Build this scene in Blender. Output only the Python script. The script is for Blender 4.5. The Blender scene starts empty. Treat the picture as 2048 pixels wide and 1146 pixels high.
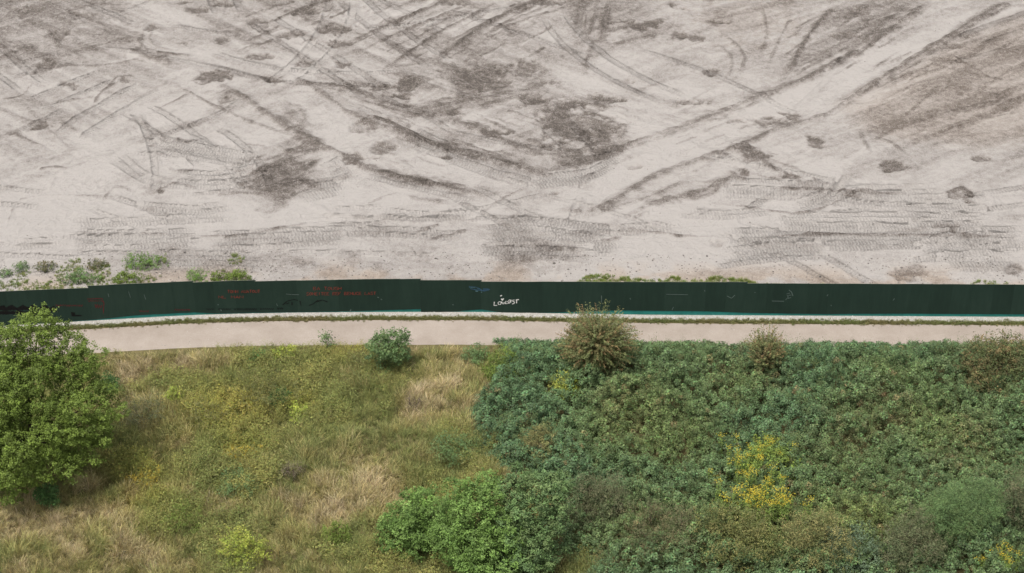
import bpy, math, random
import numpy as np
from mathutils import Vector
R = math.radians
rng = np.random.default_rng(11)
random.seed(5)
S = bpy.context.scene
COL = S.collection

# ---------------------------------------------------------------- camera
CAM_H, PITCH, HFOV = 64.0, R(33.1), R(30.0)
cd = bpy.data.cameras.new('drone_camera'); cam = bpy.data.objects.new('drone_camera', cd); COL.objects.link(cam)
cam.location = (0, 0, CAM_H); cam.rotation_euler = (R(90) - PITCH, 0, 0)
cd.sensor_fit = 'HORIZONTAL'; cd.angle_x = HFOV; cd.clip_start = 1.0; cd.clip_end = 9000
S.camera = cam
# ---------------------------------------------------------------- sky, sun, exposure
SUN_EL, SUN_AZ = R(70), R(-138)            # azimuth measured from +Y towards +X
wd = bpy.data.worlds.new('World'); S.world = wd; wd.use_nodes = True
nt = wd.node_tree; nt.nodes.clear()
sky = nt.nodes.new('ShaderNodeTexSky'); sky.sky_type = 'NISHITA'; sky.sun_disc = False
sky.sun_elevation = SUN_EL; sky.sun_rotation = SUN_AZ; sky.air_density = 1.0; sky.dust_density = 3.0; sky.ozone_density = 0.6
hs = nt.nodes.new('ShaderNodeHueSaturation'); hs.inputs['Saturation'].default_value = 0.22   # overcast: nearly white sky
bg = nt.nodes.new('ShaderNodeBackground'); bg.inputs['Strength'].default_value = 0.115
wo = nt.nodes.new('ShaderNodeOutputWorld')
nt.links.new(sky.outputs[0], hs.inputs['Color']); nt.links.new(hs.outputs[0], bg.inputs[0]); nt.links.new(bg.outputs[0], wo.inputs[0])
sl = bpy.data.lights.new('sun', 'SUN'); sl.energy = 1.9; sl.angle = R(22); sl.color = (1.0, 0.95, 0.88)
sun = bpy.data.objects.new('sun', sl); COL.objects.link(sun)
sd = Vector((math.sin(SUN_AZ) * math.cos(SUN_EL), math.cos(SUN_AZ) * math.cos(SUN_EL), math.sin(SUN_EL)))
sun.rotation_euler = sd.to_track_quat('Z', 'Y').to_euler(); sun.location = (-60, 60, 120)
S.view_settings.view_transform = 'Standard'; S.view_settings.look = 'None'
S.view_settings.exposure = 0.62; S.view_settings.gamma = 1.0; S.view_settings.use_curve_mapping = False

# ---------------------------------------------------------------- survey: photograph pixels (2048 wide) to places
FPX = 1024 / math.tan(HFOV / 2)
def at(u, v, z=0.0):
    dx, dy = (u - 1024) / FPX, (v - 573) / FPX
    f = math.cos(PITCH) - dy * math.sin(PITCH); dn = math.sin(PITCH) + dy * math.cos(PITCH)
    t = (CAM_H - z) / dn
    return np.array([dx * t, f * t, z])
def at_depth(u, v, y):
    dx, dy = (u - 1024) / FPX, (v - 573) / FPX
    f = math.cos(PITCH) - dy * math.sin(PITCH); dn = math.sin(PITCH) + dy * math.cos(PITCH)
    t = y / f
    return np.array([dx * t, y, CAM_H - dn * t])
def scale_at(y, z=0.0):                     # photograph pixels per metre
    return FPX / (y * math.cos(PITCH) + (CAM_H - z) * math.sin(PITCH))

# ---------------------------------------------------------------- helpers
def tag(o, label=None, cat=None, group=None, kind=None):
    if label: o['label'] = label
    if cat: o['category'] = cat
    if group: o['group'] = group
    if kind: o['kind'] = kind
    return o
def empty(name, loc, label, cat, group=None, rz=0):
    o = bpy.data.objects.new(name, None); COL.objects.link(o); o.location = loc; o.rotation_euler = (0, 0, rz)
    o.empty_display_size = .3
    return tag(o, label, cat, group)
def link(name, me, parent=None, loc=None):
    o = bpy.data.objects.new(name, me); COL.objects.link(o)
    if parent is not None: o.parent = parent
    if loc is not None: o.location = loc
    return o
def quad_mesh(name, V, Q, mats=(), smooth=False, cols=None, mi=None):
    me = bpy.data.meshes.new(name); V = np.asarray(V, np.float32); Q = np.asarray(Q, np.int32)
    n, k = Q.shape
    me.vertices.add(len(V)); me.vertices.foreach_set('co', V.ravel())
    me.loops.add(n * k); me.loops.foreach_set('vertex_index', Q.ravel())
    me.polygons.add(n); me.polygons.foreach_set('loop_start', np.arange(0, n * k, k, dtype=np.int32))
    for m in mats: me.materials.append(m)
    if mi is not None: me.polygons.foreach_set('material_index', np.asarray(mi, np.int32))
    me.update(calc_edges=True)
    me.polygons.foreach_set('use_smooth', np.full(n, smooth))
    if cols is not None:
        a = me.attributes.new('Col', 'FLOAT_COLOR', 'POINT')
        c = np.ones((len(V), 4), np.float32); c[:, :3] = cols; a.data.foreach_set('color', c.ravel())
    return me
def fattr(me, name, arr):
    a = me.attributes.new(name, 'FLOAT', 'POINT'); a.data.foreach_set('value', np.asarray(arr, np.float32).ravel())
class MB:                                   # collects boxes and tubes into one mesh
    def __init__(s): s.V = []; s.Q = []
    def add(s, V, Q):
        b = sum(len(v) for v in s.V); s.V.append(np.asarray(V, float)); s.Q += [[i + b for i in q] for q in Q]
    def tube(s, pts, rad, n=6):
        pts = [np.asarray(p, float) for p in pts]; V = []; Q = []
        for i, p in enumerate(pts):
            d = pts[min(i + 1, len(pts) - 1)] - pts[max(i - 1, 0)]; d /= np.linalg.norm(d) + 1e-9
            a = np.cross(d, (0, 0, 1) if abs(d[2]) < .9 else (1, 0, 0)); a /= np.linalg.norm(a); b = np.cross(d, a)
            for k in range(n):
                t = 2 * math.pi * k / n; V.append(p + rad[i] * (a * math.cos(t) + b * math.sin(t)))
        for i in range(len(pts) - 1):
            for k in range(n):
                k2 = (k + 1) % n; Q.append((i * n + k, i * n + k2, (i + 1) * n + k2, (i + 1) * n + k))
        s.add(V, Q)
    def build(s, name, mat, parent=None, loc=None):
        return link(name, quad_mesh(name, np.concatenate(s.V), s.Q, [mat]), parent, loc)

# ---- noise
def vnoise(x, y, seed):
    r = np.random.default_rng(seed); n = 256; T = r.random((n, n)).astype(np.float32)
    xi = np.floor(x).astype(np.int64); yi = np.floor(y).astype(np.int64)
    fx = (x - xi); fy = (y - yi); fx = fx * fx * (3 - 2 * fx); fy = fy * fy * (3 - 2 * fy)
    a = T[xi % n, yi % n]; b = T[(xi + 1) % n, yi % n]; c = T[xi % n, (yi + 1) % n]; d = T[(xi + 1) % n, (yi + 1) % n]
    return (a * (1 - fx) + b * fx) * (1 - fy) + (c * (1 - fx) + d * fx) * fy
def fbm(x, y, f, seed, oct=4, gain=.5):
    s = 0; a = 1; t = 0
    for k in range(oct):
        s = s + a * vnoise(x * f + 17.3 * k + 91, y * f + 5.1 * k + 73, seed + k); t += a; a *= gain; f *= 2.03
    return s / t
def smooth(e0, e1, x):
    t = np.clip((x - e0) / (e1 - e0), 0, 1); return t * t * (3 - 2 * t)

# ---------------------------------------------------------------- materials
def new_mat(name):
    m = bpy.data.materials.new(name); m.use_nodes = True; n = m.node_tree.nodes
    return m, n, m.node_tree.links, n['Principled BSDF']
def nz(n, l, scale, detail=4, rough=.55, vec=None, dist=0):
    t = n.new('ShaderNodeTexNoise'); t.inputs['Scale'].default_value = scale; t.inputs['Detail'].default_value = detail
    t.inputs['Roughness'].default_value = rough; t.inputs['Distortion'].default_value = dist
    if vec is not None: l.new(vec, t.inputs['Vector'])
    return t.outputs['Fac']
def mth(n, l, op, a, b=None, clamp=False):
    m = n.new('ShaderNodeMath'); m.operation = op; m.use_clamp = clamp
    for i, v in enumerate((a, b)):
        if v is None: continue
        if isinstance(v, (int, float)): m.inputs[i].default_value = v
        else: l.new(v, m.inputs[i])
    return m.outputs[0]
def ramp(n, l, fac, stops):
    r = n.new('ShaderNodeValToRGB'); l.new(fac, r.inputs[0]); e = r.color_ramp.elements
    while len(e) < len(stops): e.new(.5)
    for k, (p, c) in enumerate(stops): e[k].position = p; e[k].color = (*c, 1)
    return r.outputs[0]
def mixc(n, l, fac, a, b, mode='MIX'):
    m = n.new('ShaderNodeMix'); m.data_type = 'RGBA'; m.blend_type = mode
    for i, v in ((0, fac), (6, a), (7, b)):
        if isinstance(v, (int, float)): m.inputs[i].default_value = v
        elif isinstance(v, tuple): m.inputs[i].default_value = (*v, 1)
        else: l.new(v, m.inputs[i])
    return m.outputs[2]
def obj_pos(n):
    return n.new('ShaderNodeNewGeometry').outputs['Position']
def bump(n, l, h, strength, dist, normal=None):
    b = n.new('ShaderNodeBump'); b.inputs['Strength'].default_value = strength; b.inputs['Distance'].default_value = dist
    l.new(h, b.inputs['Height'])
    if normal is not None: l.new(normal, b.inputs['Normal'])
    return b.outputs[0]
def attr(n, name, kind='GEOMETRY', out='Fac'):
    a = n.new('ShaderNodeAttribute'); a.attribute_name = name; a.attribute_type = kind; return a.outputs[out]

def make_dirt():
    m, n, l, p = new_mat('crushed_concrete_dirt'); P = obj_pos(n)
    dark = attr(n, 'moist'); warm = attr(n, 'warm')
    n1 = nz(n, l, 2.2, 8, .72, P); n2 = nz(n, l, .7, 4, .6, P); n3 = nz(n, l, 11, 4, .7, P); n4 = nz(n, l, 34, 2, .6, P)
    sub = lambda q, a_: mth(n, l, 'MULTIPLY', mth(n, l, 'SUBTRACT', q, .5), a_)
    k = mth(n, l, 'MULTIPLY', dark, mth(n, l, 'MAXIMUM', mth(n, l, 'ADD', mth(n, l, 'ADD', sub(n1, 1.7), sub(n3, 2.3)), 1.0), .1))
    for q, a_ in ((n1, .55), (n2, .22), (n3, .42), (n4, .30)): k = mth(n, l, 'ADD', k, sub(q, a_))
    c = ramp(n, l, k, [(0.0, (.445, .413, .387)), (.28, (.335, .306, .283)), (.6, (.192, .167, .149)), (1.0, (.098, .084, .073))])
    c = mixc(n, l, warm, c, mixc(n, l, 1.0, c, (1.0, .85, .70), 'MULTIPLY'))
    # grouser prints left by tracked machines
    u = attr(n, 'track_along'); v = attr(n, 'track_across'); tm = attr(n, 'track_mask')
    ph = mth(n, l, 'ADD', u, mth(n, l, 'MULTIPLY', mth(n, l, 'ABSOLUTE', v), .35))
    w = mth(n, l, 'SINE', mth(n, l, 'MULTIPLY', ph, 2 * math.pi / .22))
    w = mth(n, l, 'MULTIPLY', w, tm)
    c = mixc(n, l, mth(n, l, 'MULTIPLY', mth(n, l, 'MAXIMUM', mth(n, l, 'MULTIPLY', w, -1.0), 0.0), .33), c, (.14, .12, .105))
    l.new(c, p.inputs['Base Color']); p.inputs['Roughness'].default_value = .95; p.inputs['Specular IOR Level'].default_value = .15
    b = bump(n, l, w, 1.0, .06)
    b = bump(n, l, n1, 1.0, .22, b); b = bump(n, l, n3, .9, .06, b)
    l.new(b, p.inputs['Normal'])
    return m
def make_simple(name, stops, scale, rough=.9, bscale=None, bdist=.02, spec=.2):
    m, n, l, p = new_mat(name); P = obj_pos(n)
    f = nz(n, l, scale, 6, .65, P); l.new(ramp(n, l, f, stops), p.inputs['Base Color'])
    p.inputs['Roughness'].default_value = rough; p.inputs['Specular IOR Level'].default_value = spec
    if bscale: l.new(bump(n, l, nz(n, l, bscale, 4, .6, P), .8, bdist), p.inputs['Normal'])
    return m
def make_leaf(name, inst, trans=.10, rough=.55):
    m, n, l, p = new_mat(name)
    c = attr(n, 'Col', out='Color')
    if inst: c = mixc(n, l, 1.0, c, attr(n, 'tint', 'INSTANCER', 'Color'), 'MULTIPLY')
    l.new(c, p.inputs['Base Color']); p.inputs['Roughness'].default_value = rough; p.inputs['Specular IOR Level'].default_value = .25
    t = n.new('ShaderNodeBsdfTranslucent'); l.new(c, t.inputs[0])
    mx = n.new('ShaderNodeMixShader'); mx.inputs[0].default_value = trans
    l.new(p.outputs[0], mx.inputs[1]); l.new(t.outputs[0], mx.inputs[2])
    l.new(mx.outputs[0], n['Material Output'].inputs['Surface'])
    return m
def make_rock(name):
    m, n, l, p = new_mat(name)
    c = mixc(n, l, 1.0, attr(n, 'tint', 'INSTANCER', 'Color'), ramp(n, l, nz(n, l, 30, 3, .6, obj_pos(n)), [(.3, (.75,) * 3), (.7, (1.1,) * 3)]), 'MULTIPLY')
    l.new(c, p.inputs['Base Color']); p.inputs['Roughness'].default_value = .95; p.inputs['Specular IOR Level'].default_value = .15
    return m
def make_paint(name, col, rough=.6):
    m, n, l, p = new_mat(name); P = obj_pos(n)
    f = nz(n, l, 1.3, 5, .7, P); g = nz(n, l, 9, 4, .7, P)
    k = mth(n, l, 'ADD', mth(n, l, 'MULTIPLY', f, .6), mth(n, l, 'MULTIPLY', g, .4))
    a = tuple(v * .65 for v in col); b = tuple(v * 1.35 for v in col)
    l.new(ramp(n, l, k, [(.3, a), (.7, b)]), p.inputs['Base Color'])
    p.inputs['Roughness'].default_value = rough; p.inputs['Specular IOR Level'].default_value = .25
    return m
def make_panel():
    m, n, l, p = new_mat('dark_green_painted_ply'); P = obj_pos(n)
    mp = n.new('ShaderNodeMapping'); mp.inputs['Scale'].default_value = (3.5, 3.5, .5); l.new(P, mp.inputs[0])
    f = nz(n, l, 1.0, 5, .7, mp.outputs[0]); g = nz(n, l, .35, 4, .6, P)
    oi = n.new('ShaderNodeObjectInfo').outputs['Random']
    k = mth(n, l, 'ADD', mth(n, l, 'MULTIPLY', f, .40), mth(n, l, 'MULTIPLY', g, .35)); k = mth(n, l, 'ADD', k, mth(n, l, 'MULTIPLY', oi, .16))
    l.new(ramp(n, l, k, [(.22, (.010, .024, .017)), (.45, (.016, .036, .026)), (.65, (.024, .047, .035))]), p.inputs['Base Color'])
    p.inputs['Roughness'].default_value = .7; p.inputs['Specular IOR Level'].default_value = .22
    return m
M_dirt = make_dirt()
def make_path():
    m, n, l, p = new_mat('pale_hoggin_path'); P = obj_pos(n)
    k = mth(n, l, 'ADD', mth(n, l, 'MULTIPLY', nz(n, l, .55, 5, .65, P), .5), mth(n, l, 'MULTIPLY', nz(n, l, 16, 5, .75, P), .5))
    l.new(ramp(n, l, k, [(.34, (.300, .252, .212)), (.5, (.360, .308, .264)), (.66, (.425, .370, .324))]), p.inputs['Base Color'])
    p.inputs['Roughness'].default_value = .95; p.inputs['Specular IOR Level'].default_value = .12
    l.new(bump(n, l, nz(n, l, 24, 5, .75, P), 1.0, .022), p.inputs['Normal']); return m
M_path = make_path()
M_gravel = make_simple('white_gravel_bed', [(.3, (.30, .28, .25)), (.7, (.5, .48, .44))], 14, .95, 30, .03)
M_soil = make_simple('thatch_and_soil', [(.25, (.06, .055, .025)), (.5, (.14, .12, .055)), (.8, (.24, .19, .095))], 2.2, 1.0, 9, .08, .1)
M_panel = make_panel()
M_ply = make_paint('weathered_ply_edge', (.30, .29, .24), .8)
M_teal = make_paint('teal_painted_board', (.022, .20, .175), .5)
M_white = make_paint('white_spray_paint', (.70, .70, .68)); M_red = make_paint('faded_red_spray_paint', (.16, .035, .024))
M_crim = make_paint('crimson_spray_paint', (.13, .006, .012)); M_blk = make_paint('black_spray_paint', (.0022, .0030, .0035), .5)
M_blue = make_paint('blue_spray_paint', (.03, .075, .12)); M_pale = make_paint('pale_chalk_marks', (.11, .15, .135)); M_cyan = make_paint('pale_blue_spray_paint', (.14, .27, .30))
M_leaf = make_leaf('leaf_surface', False); M_leafi = make_leaf('leaf_surface_scattered', True)
M_grass = make_leaf('grass_blade', True, .10, .7)
M_rock = make_rock('stone_surface'); M_bark = make_simple('bark', [(.3, (.05, .038, .026)), (.7, (.13, .105, .075))], 7, .95, 20, .02)

# ---------------------------------------------------------------- setting: lines along the fence
BASE = [(-700, 692), (-300, 669), (0, 652), (100, 646), (213, 640), (310, 634), (406, 629), (600, 625), (800, 624), (960, 624), (1120, 627), (1300, 630), (1480, 631), (1700, 632), (2048, 634), (2500, 636), (3000, 637)]
_b = np.array([at(u, v)[:2] for u, v in BASE])
_gx = np.arange(-80, 80.01, .25); _gy = np.interp(_gx, _b[:, 0], _b[:, 1])
_k = np.exp(-.5 * (np.arange(-16, 17) * .25 / 1.6) ** 2); _k /= _k.sum()
_gy = np.convolve(np.pad(_gy, 16, mode='edge'), _k, 'valid')
def yf(x): return np.interp(x, _gx, _gy)
GRAV, VERGE, PATH0, PATH1 = .42, .95, .90, 3.30

def graded(a, b, step0, step1, far, grow=1.28):
    xs = [a]; s = step0
    while xs[-1] < b:
        s = step0 + (step1 - step0) * (xs[-1] - a) / (b - a); xs.append(xs[-1] + s)
    while xs[-1] < far: s *= grow; xs.append(xs[-1] + s)
    return np.array(xs)
def grid_mesh(name, X, Y, Z, mat, smooth=True):
    nx, ny = X.shape
    V = np.stack([X, Y, Z], -1).reshape(-1, 3); i = np.arange((nx - 1) * (ny - 1)); r, c = i // (ny - 1), i % (ny - 1)
    a = r * ny + c
    return quad_mesh(name, V, np.stack([a, a + ny, a + ny + 1, a + 1], 1), [mat], smooth)

# ---------------------------------------------------------------- bare construction ground with its ruts, berms and damp patches
xr = graded(0, 50, .10, .10, 3500); xs = np.concatenate([-xr[:0:-1], xr])
ts = graded(0.10, 66, .075, .14, 5000); ts = np.concatenate([[0.0], ts])
DX, DT = np.meshgrid(xs, ts, indexing='ij'); DY = yf(DX) + DT
moist = np.zeros_like(DX); hgt = np.zeros_like(DX); warm = np.zeros_like(DX)
t_u = np.zeros_like(DX); t_v = np.zeros_like(DX); t_m = np.zeros_like(DX)
N_rag = fbm(DX, DY, 1.1, 301, 3) - .5; N_pat = fbm(DX, DY, .45, 331, 4); N_fine = fbm(DX, DY, 3.1, 361, 2) - .5; N_med = fbm(DX, DY, 1.7, 381, 3) * 2 - 1
KY = .52
def crm(pts, step):
    P = [np.asarray(p, float) for p in pts]; P = [2 * P[0] - P[1]] + P + [2 * P[-1] - P[-2]]; out = []
    for i in range(1, len(P) - 2):
        n = max(2, int(np.linalg.norm(P[i + 1] - P[i]) / step))
        for k in range(n):
            t = k / n; out.append(.5 * (2 * P[i] + (P[i + 1] - P[i - 1]) * t + (2 * P[i - 1] - 5 * P[i] + 4 * P[i + 1] - P[i + 2]) * t * t + (3 * P[i] - P[i - 1] - 3 * P[i + 1] + P[i + 2]) * t ** 3))
    out.append(P[-2]); return np.array(out)
def window(x0, x1, y0, y1):
    i0, i1 = np.searchsorted(xs, [x0, x1]); 
    yy = yf(np.linspace(x0, x1, 9)); j0 = np.searchsorted(ts, y0 - yy.max()); j1 = np.searchsorted(ts, y1 - yy.min())
    return slice(max(0, i0 - 1), i1 + 1), slice(max(0, j0 - 1), j1 + 1)
def nearest(P, X, Y, ky):
    D = np.full(X.shape, 1e9); U = np.zeros(X.shape); W = np.zeros(X.shape); L = 0
    for a, b in zip(P[:-1], P[1:]):
        dx, dy = b[0] - a[0], (b[1] - a[1]) * ky; ll = dx * dx + dy * dy + 1e-9
        px, py = X - a[0], (Y - a[1]) * ky
        t = np.clip((px * dx + py * dy) / ll, 0, 1); ex, ey = px - t * dx, py - t * dy; d = ex * ex + ey * ey
        sl_ = math.hypot(b[0] - a[0], b[1] - a[1]); m = d < D
        D[m] = d[m]; U[m] = (L + t * sl_)[m]; W[m] = ((dx * py - dy * px) / math.sqrt(ll))[m]; L += sl_
    return np.sqrt(D), U, W, L
def stroke(pts, w, dk, h=0., rag=.55, soft=.55, wm=0., g=None):
    P = g if g is not None else crm([at(u, v)[:2] for u, v in pts], 1.5)
    hw = w / 2 / scale_at(P[:, 1].mean()) if g is None else w / 2
    hw = max(hw, .09); mg = hw * 2.2 + .2
    sx, sy = window(P[:, 0].min() - mg, P[:, 0].max() + mg, P[:, 1].min() - mg / KY, P[:, 1].max() + mg / KY)
    X, Y = DX[sx, sy], DY[sx, sy]
    if X.size == 0: return
    D, U, W, L = nearest(P, X, Y, KY)
    D = D + N_rag[sx, sy] * rag * hw * 2 + N_fine[sx, sy] * rag * hw * .8
    f = 1 - smooth(hw * (1 - soft), hw * (1 + soft * .5), D)
    fade = smooth(0, min(2.5, L * .25), U) * smooth(0, min(2.5, L * .25), L - U) if L > 3 else 1
    f = f * (.25 + .75 * fade); q = f * (.55 + .9 * (N_pat[sx, sy] - .1))
    moist[sx, sy] += dk * q * (1 + .9 * N_fine[sx, sy] + .4 * N_med[sx, sy]); hgt[sx, sy] += h * f; warm[sx, sy] += wm * f
def blob(u, v, rx, ry, dk, h=-.05, wm=0., ang=0., rough=1.):
    c = at(u, v); s = scale_at(c[1]); rx /= s; ry /= s * KY; m = max(rx, ry) * 1.7
    sx, sy = window(c[0] - m, c[0] + m, c[1] - m, c[1] + m); X, Y = DX[sx, sy] - c[0], DY[sx, sy] - c[1]
    if X.size == 0: return
    a = math.radians(ang); X, Y = X * math.cos(a) + Y * KY * math.sin(a), (-X * math.sin(a) + Y * KY * math.cos(a)) / KY
    d = np.sqrt((X / rx) ** 2 + (Y / ry) ** 2) + rough * (N_rag[sx, sy] * 1.5 + N_fine[sx, sy] * .9)
    f = 1 - smooth(.45, 1.15, d)
    st = .5 + .5 * np.sin((X * .5 + Y) * 6 + N_rag[sx, sy] * 6)        # bucket-tooth streaks
    moist[sx, sy] += dk * f * (.7 + .6 * (N_pat[sx, sy] - .3) + .25 * st * rough); hgt[sx, sy] += h * f * (.6 + .8 * st) ; warm[sx, sy] += wm * f
    if h < -.03: hgt[sx, sy] += -h * .7 * np.exp(-((d - 1.2) / .25) ** 2)
def poly(o, pts, dk, h=0., soft=.5, wm=0., keep=1.):
    P = np.array([at(u, v)[:2] for u, v in T(o, pts)]); sx, sy = window(P[:, 0].min() - 2, P[:, 0].max() + 2, P[:, 1].min() - 3, P[:, 1].max() + 3)
    X, Y = DX[sx, sy], DY[sx, sy]; X = X + N_rag[sx, sy] * .8 + N_fine[sx, sy] * .4; Y = Y + N_rag[sx, sy] * -.9 + N_fine[sx, sy] * .7
    ins = np.zeros(X.shape, bool); D = np.full(X.shape, 1e9); n = len(P)
    for i in range(n):
        a, b = P[i], P[(i + 1) % n]; c = ((a[1] > Y) != (b[1] > Y)) & (X < (b[0] - a[0]) * (Y - a[1]) / (b[1] - a[1] + 1e-12) + a[0]); ins ^= c
        d = b - a; t = np.clip(((X - a[0]) * d[0] + (Y - a[1]) * d[1]) / (d @ d + 1e-9), 0, 1); D = np.minimum(D, np.hypot(X - a[0] - t * d[0], Y - a[1] - t * d[1]))
    f = smooth(-soft, soft, np.where(ins, D, -D)); t_m[sx, sy] *= 1 - f * (1 - keep); hgt[sx, sy] *= 1 - f * (1 - keep); moist[sx, sy] += dk * f * (.65 + .8 * (N_pat[sx, sy] - .1) + .5 * N_fine[sx, sy] + 1.6 * scr[sx, sy]); hgt[sx, sy] += h * f; warm[sx, sy] += wm * f
def T(o, pts): return [(o + x / 2.046, y / 2.046) for x, y in pts]
def track(pts, amp=1., width=.6, g=None, dk=.0):
    P = g if g is not None else crm([at(u, v)[:2] for u, v in pts], .8)
    hw = width / 2
    sx, sy = window(P[:, 0].min() - 1, P[:, 0].max() + 1, P[:, 1].min() - 1, P[:, 1].max() + 1)
    X, Y = DX[sx, sy], DY[sx, sy]
    if X.size == 0: return
    D, U, W, L = nearest(P, X, Y, 1.0)
    ends = smooth(0, 1.2, U) * smooth(0, 1.2, L - U)
    m = (1 - smooth(hw * .8, hw * 1.1, D)) * ends
    mm = m * np.clip(.45 + 1.5 * (N_pat[sx, sy] - .2) + .5 * N_rag[sx, sy], .1, 1.1) * amp
    k = (m > .02)
    t_u[sx, sy] = np.where(k, U, t_u[sx, sy]); t_v[sx, sy] = np.where(k, W, t_v[sx, sy]); t_m[sx, sy] = np.where(k, mm, t_m[sx, sy])
    hgt[sx, sy] += -.05 * m + .05 * np.exp(-((D - hw * 1.25) / .10) ** 2) * ends
    moist[sx, sy] += dk * m + .05 * np.exp(-((D - hw * 1.2) / .10) ** 2) * ends * (N_pat[sx, sy])
A, B, C = 0, 680, 1348
Z = 2.046
# broad tones
def grain(a, f0, f1, seed): return fbm((DX * math.cos(a) + DY * math.sin(a)) * f0, (-DX * math.sin(a) + DY * math.cos(a)) * f1, 1.0, seed, 4, .6) - .5
rt = smooth(8, 20, DX); lw_ = 1 - smooth(9, 18, DT)
scr = grain(.62, .10, 1.3, 421) * rt * (1 - lw_) + grain(.05, .10, 1.5, 431) * lw_ + (grain(-.7, .12, 1.2, 441) * (fbm(DX, DY, .1, 451, 2) > .5) + grain(.75, .12, 1.2, 461) * (fbm(DX, DY, .1, 451, 2) <= .5)) * (1 - rt) * (1 - lw_)
moist += .16 + .11 * smooth(28, 54, DT) - .17 * (1 - smooth(12, 26, DT)) * (1 - .5 * smooth(8, 20, DX)) + .34 * (fbm(DX, DY, .06, 401, 4) - .5) + .42 * (fbm(DX, DY, .3, 411, 5) - .5) + (.55 - .32 * lw_) * scr
hgt += .10 * scr
# faint old passes in every direction, chalky or damp
for k in range(420):
    x0 = rng.uniform(-50, 50); t0 = rng.uniform(4, 62); px = x0
    if x0 > 14: ang = rng.normal(.62, .25)
    elif x0 < -12 and t0 < 22: ang = rng.normal(-.05, .25)
    elif x0 < -5: ang = rng.normal(-.75, .5) if rng.random() < .55 else rng.normal(.7, .3)
    else: ang = rng.normal(.75, .35) if rng.random() < .5 else rng.normal(-.6, .35)
    if t0 < 9: ang *= .15
    Ln = rng.uniform(4, 17); cv = rng.normal(0, .03); p = np.array([x0, float(yf(x0)) + t0]); P = []
    for i in range(9):
        P.append(p.copy()); p = p + Ln / 8 * np.array([math.cos(ang), math.sin(ang)]); ang += cv * Ln / 8
    g = crm(P, 1.2); sg = rng.choice([-1, 1])
    stroke(None, rng.uniform(.3, 1.0) * rng.choice([.5, 1, 2.2]), sg * rng.uniform(.03, .15), rng.normal(0, .02), .9, .95, 0, g)
    if k % 4 == 0:
        track(None, rng.uniform(.2, .6), rng.uniform(.45, .6), g, rng.uniform(-.04, .05))
        if k % 8 == 0:
            nrm = np.array([-(g[-1] - g[0])[1], (g[-1] - g[0])[0]]); nrm = nrm / np.linalg.norm(nrm) * 2.0
            track(None, rng.uniform(.2, .6), .55, g + nrm, rng.uniform(-.04, .05))
for k in range(170):
    x0 = rng.uniform(-46, 46); t0 = rng.uniform(8, 62); ang = rng.normal(.62, .2) if (x0 > 8 or rng.random() < .4) else rng.normal(-.6, .3)
    if t0 < 16: ang *= .2
    Ln = rng.uniform(1.5, 7); p = np.array([x0, float(yf(x0)) + t0]); d = np.array([math.cos(ang), math.sin(ang)]); q = np.array([-d[1], d[0]]) * rng.normal(0, .06) * Ln
    stroke(None, rng.uniform(.18, .4), rng.uniform(.08, .2) * rng.choice([1, 1, -1]), .03, .9, .6, 0, crm([p, p + d * Ln * .5 + q, p + d * Ln], .6))
# pale scraped patches
for o, x, y, rx, ry, d in [(C, 630, 690, 90, 50, -.20), (C, 150, 920, 220, 50, -.26), (A, 230, 870, 190, 60, -.14), (B, 620, 870, 110, 50, -.24), (B, 30, 820, 110, 70, -.25),
        (A, 800, 600, 280, 60, -.16), (A, 860, 930, 120, 40, -.24), (A, 1180, 900, 200, 45, -.26), (C, 900, 750, 60, 16, -.22), (C, 1150, 600, 60, 16, -.2), (B, 1240, 250, 140, 60, -.14),
        (B, 1250, 540, 90, 40, -.22), (B, 560, 480, 90, 30, -.2), (B, 320, 520, 60, 30, -.22), (A, 640, 690, 120, 50, -.14), (C, 1330, 1060, 110, 30, -.18), (A, 560, 970, 280, 24, -.14), (B, 400, 330, 90, 30, -.12), (B, 1300, 870, 160, 40, -.2), (A, 1330, 850, 110, 45, -.26)]:
    blob(o + x / Z, y / Z, rx / Z, ry / Z, d, 0, 0, 0, .6)
for o, d, pp in [(A, .27, [(1200, 560), (1290, 585), (1330, 610), (1290, 680), (1230, 740), (1200, 800), (1150, 870), (1110, 895), (1050, 870), (1080, 800), (1050, 780), (960, 770), (955, 735), (1050, 690), (1130, 625)]), (B, .24, [(400, 260), (520, 250), (620, 290), (690, 330), (660, 370), (560, 395), (490, 340), (420, 290)]),
        (B, .24, [(860, 450), (1000, 460), (1150, 480), (1170, 560), (1130, 590), (1080, 620), (960, 640), (900, 590), (850, 520)]), (B, .24, [(720, 390), (830, 390), (870, 430), (1020, 400), (1110, 400), (1120, 440), (950, 450), (840, 450)]), (B, .22, [(760, 700), (880, 640), (1080, 600), (1200, 590), (1080, 650), (950, 700), (830, 720)]),
        (B, .14, [(0, 60), (200, -20), (560, -20), (400, 160), (240, 260), (60, 250)]), (B, .12, [(0, 330), (200, 290), (420, 380), (500, 480), (300, 470), (100, 420)]), (A, .10, [(720, -20), (1432, -20), (1432, 230), (1100, 210), (850, 120)]), (B, .14, [(900, -20), (1150, -20), (1120, 170), (960, 180)]), (A, .10, [(-60, -20), (500, -20), (560, 180), (300, 220), (-60, 220)])]: poly(o, pp, d, -.03)
poly(C, [(700, 440), (900, 320), (1100, 190), (1432, 60), (1600, 20), (1600, 560), (1250, 600), (1000, 570), (900, 570), (780, 530)], .17, 0, 1.5, .22); poly(C, [(440, 340), (560, 150), (650, 30), (960, 20), (830, 140), (640, 250), (500, 320)], .18, 0, .8)
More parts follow.
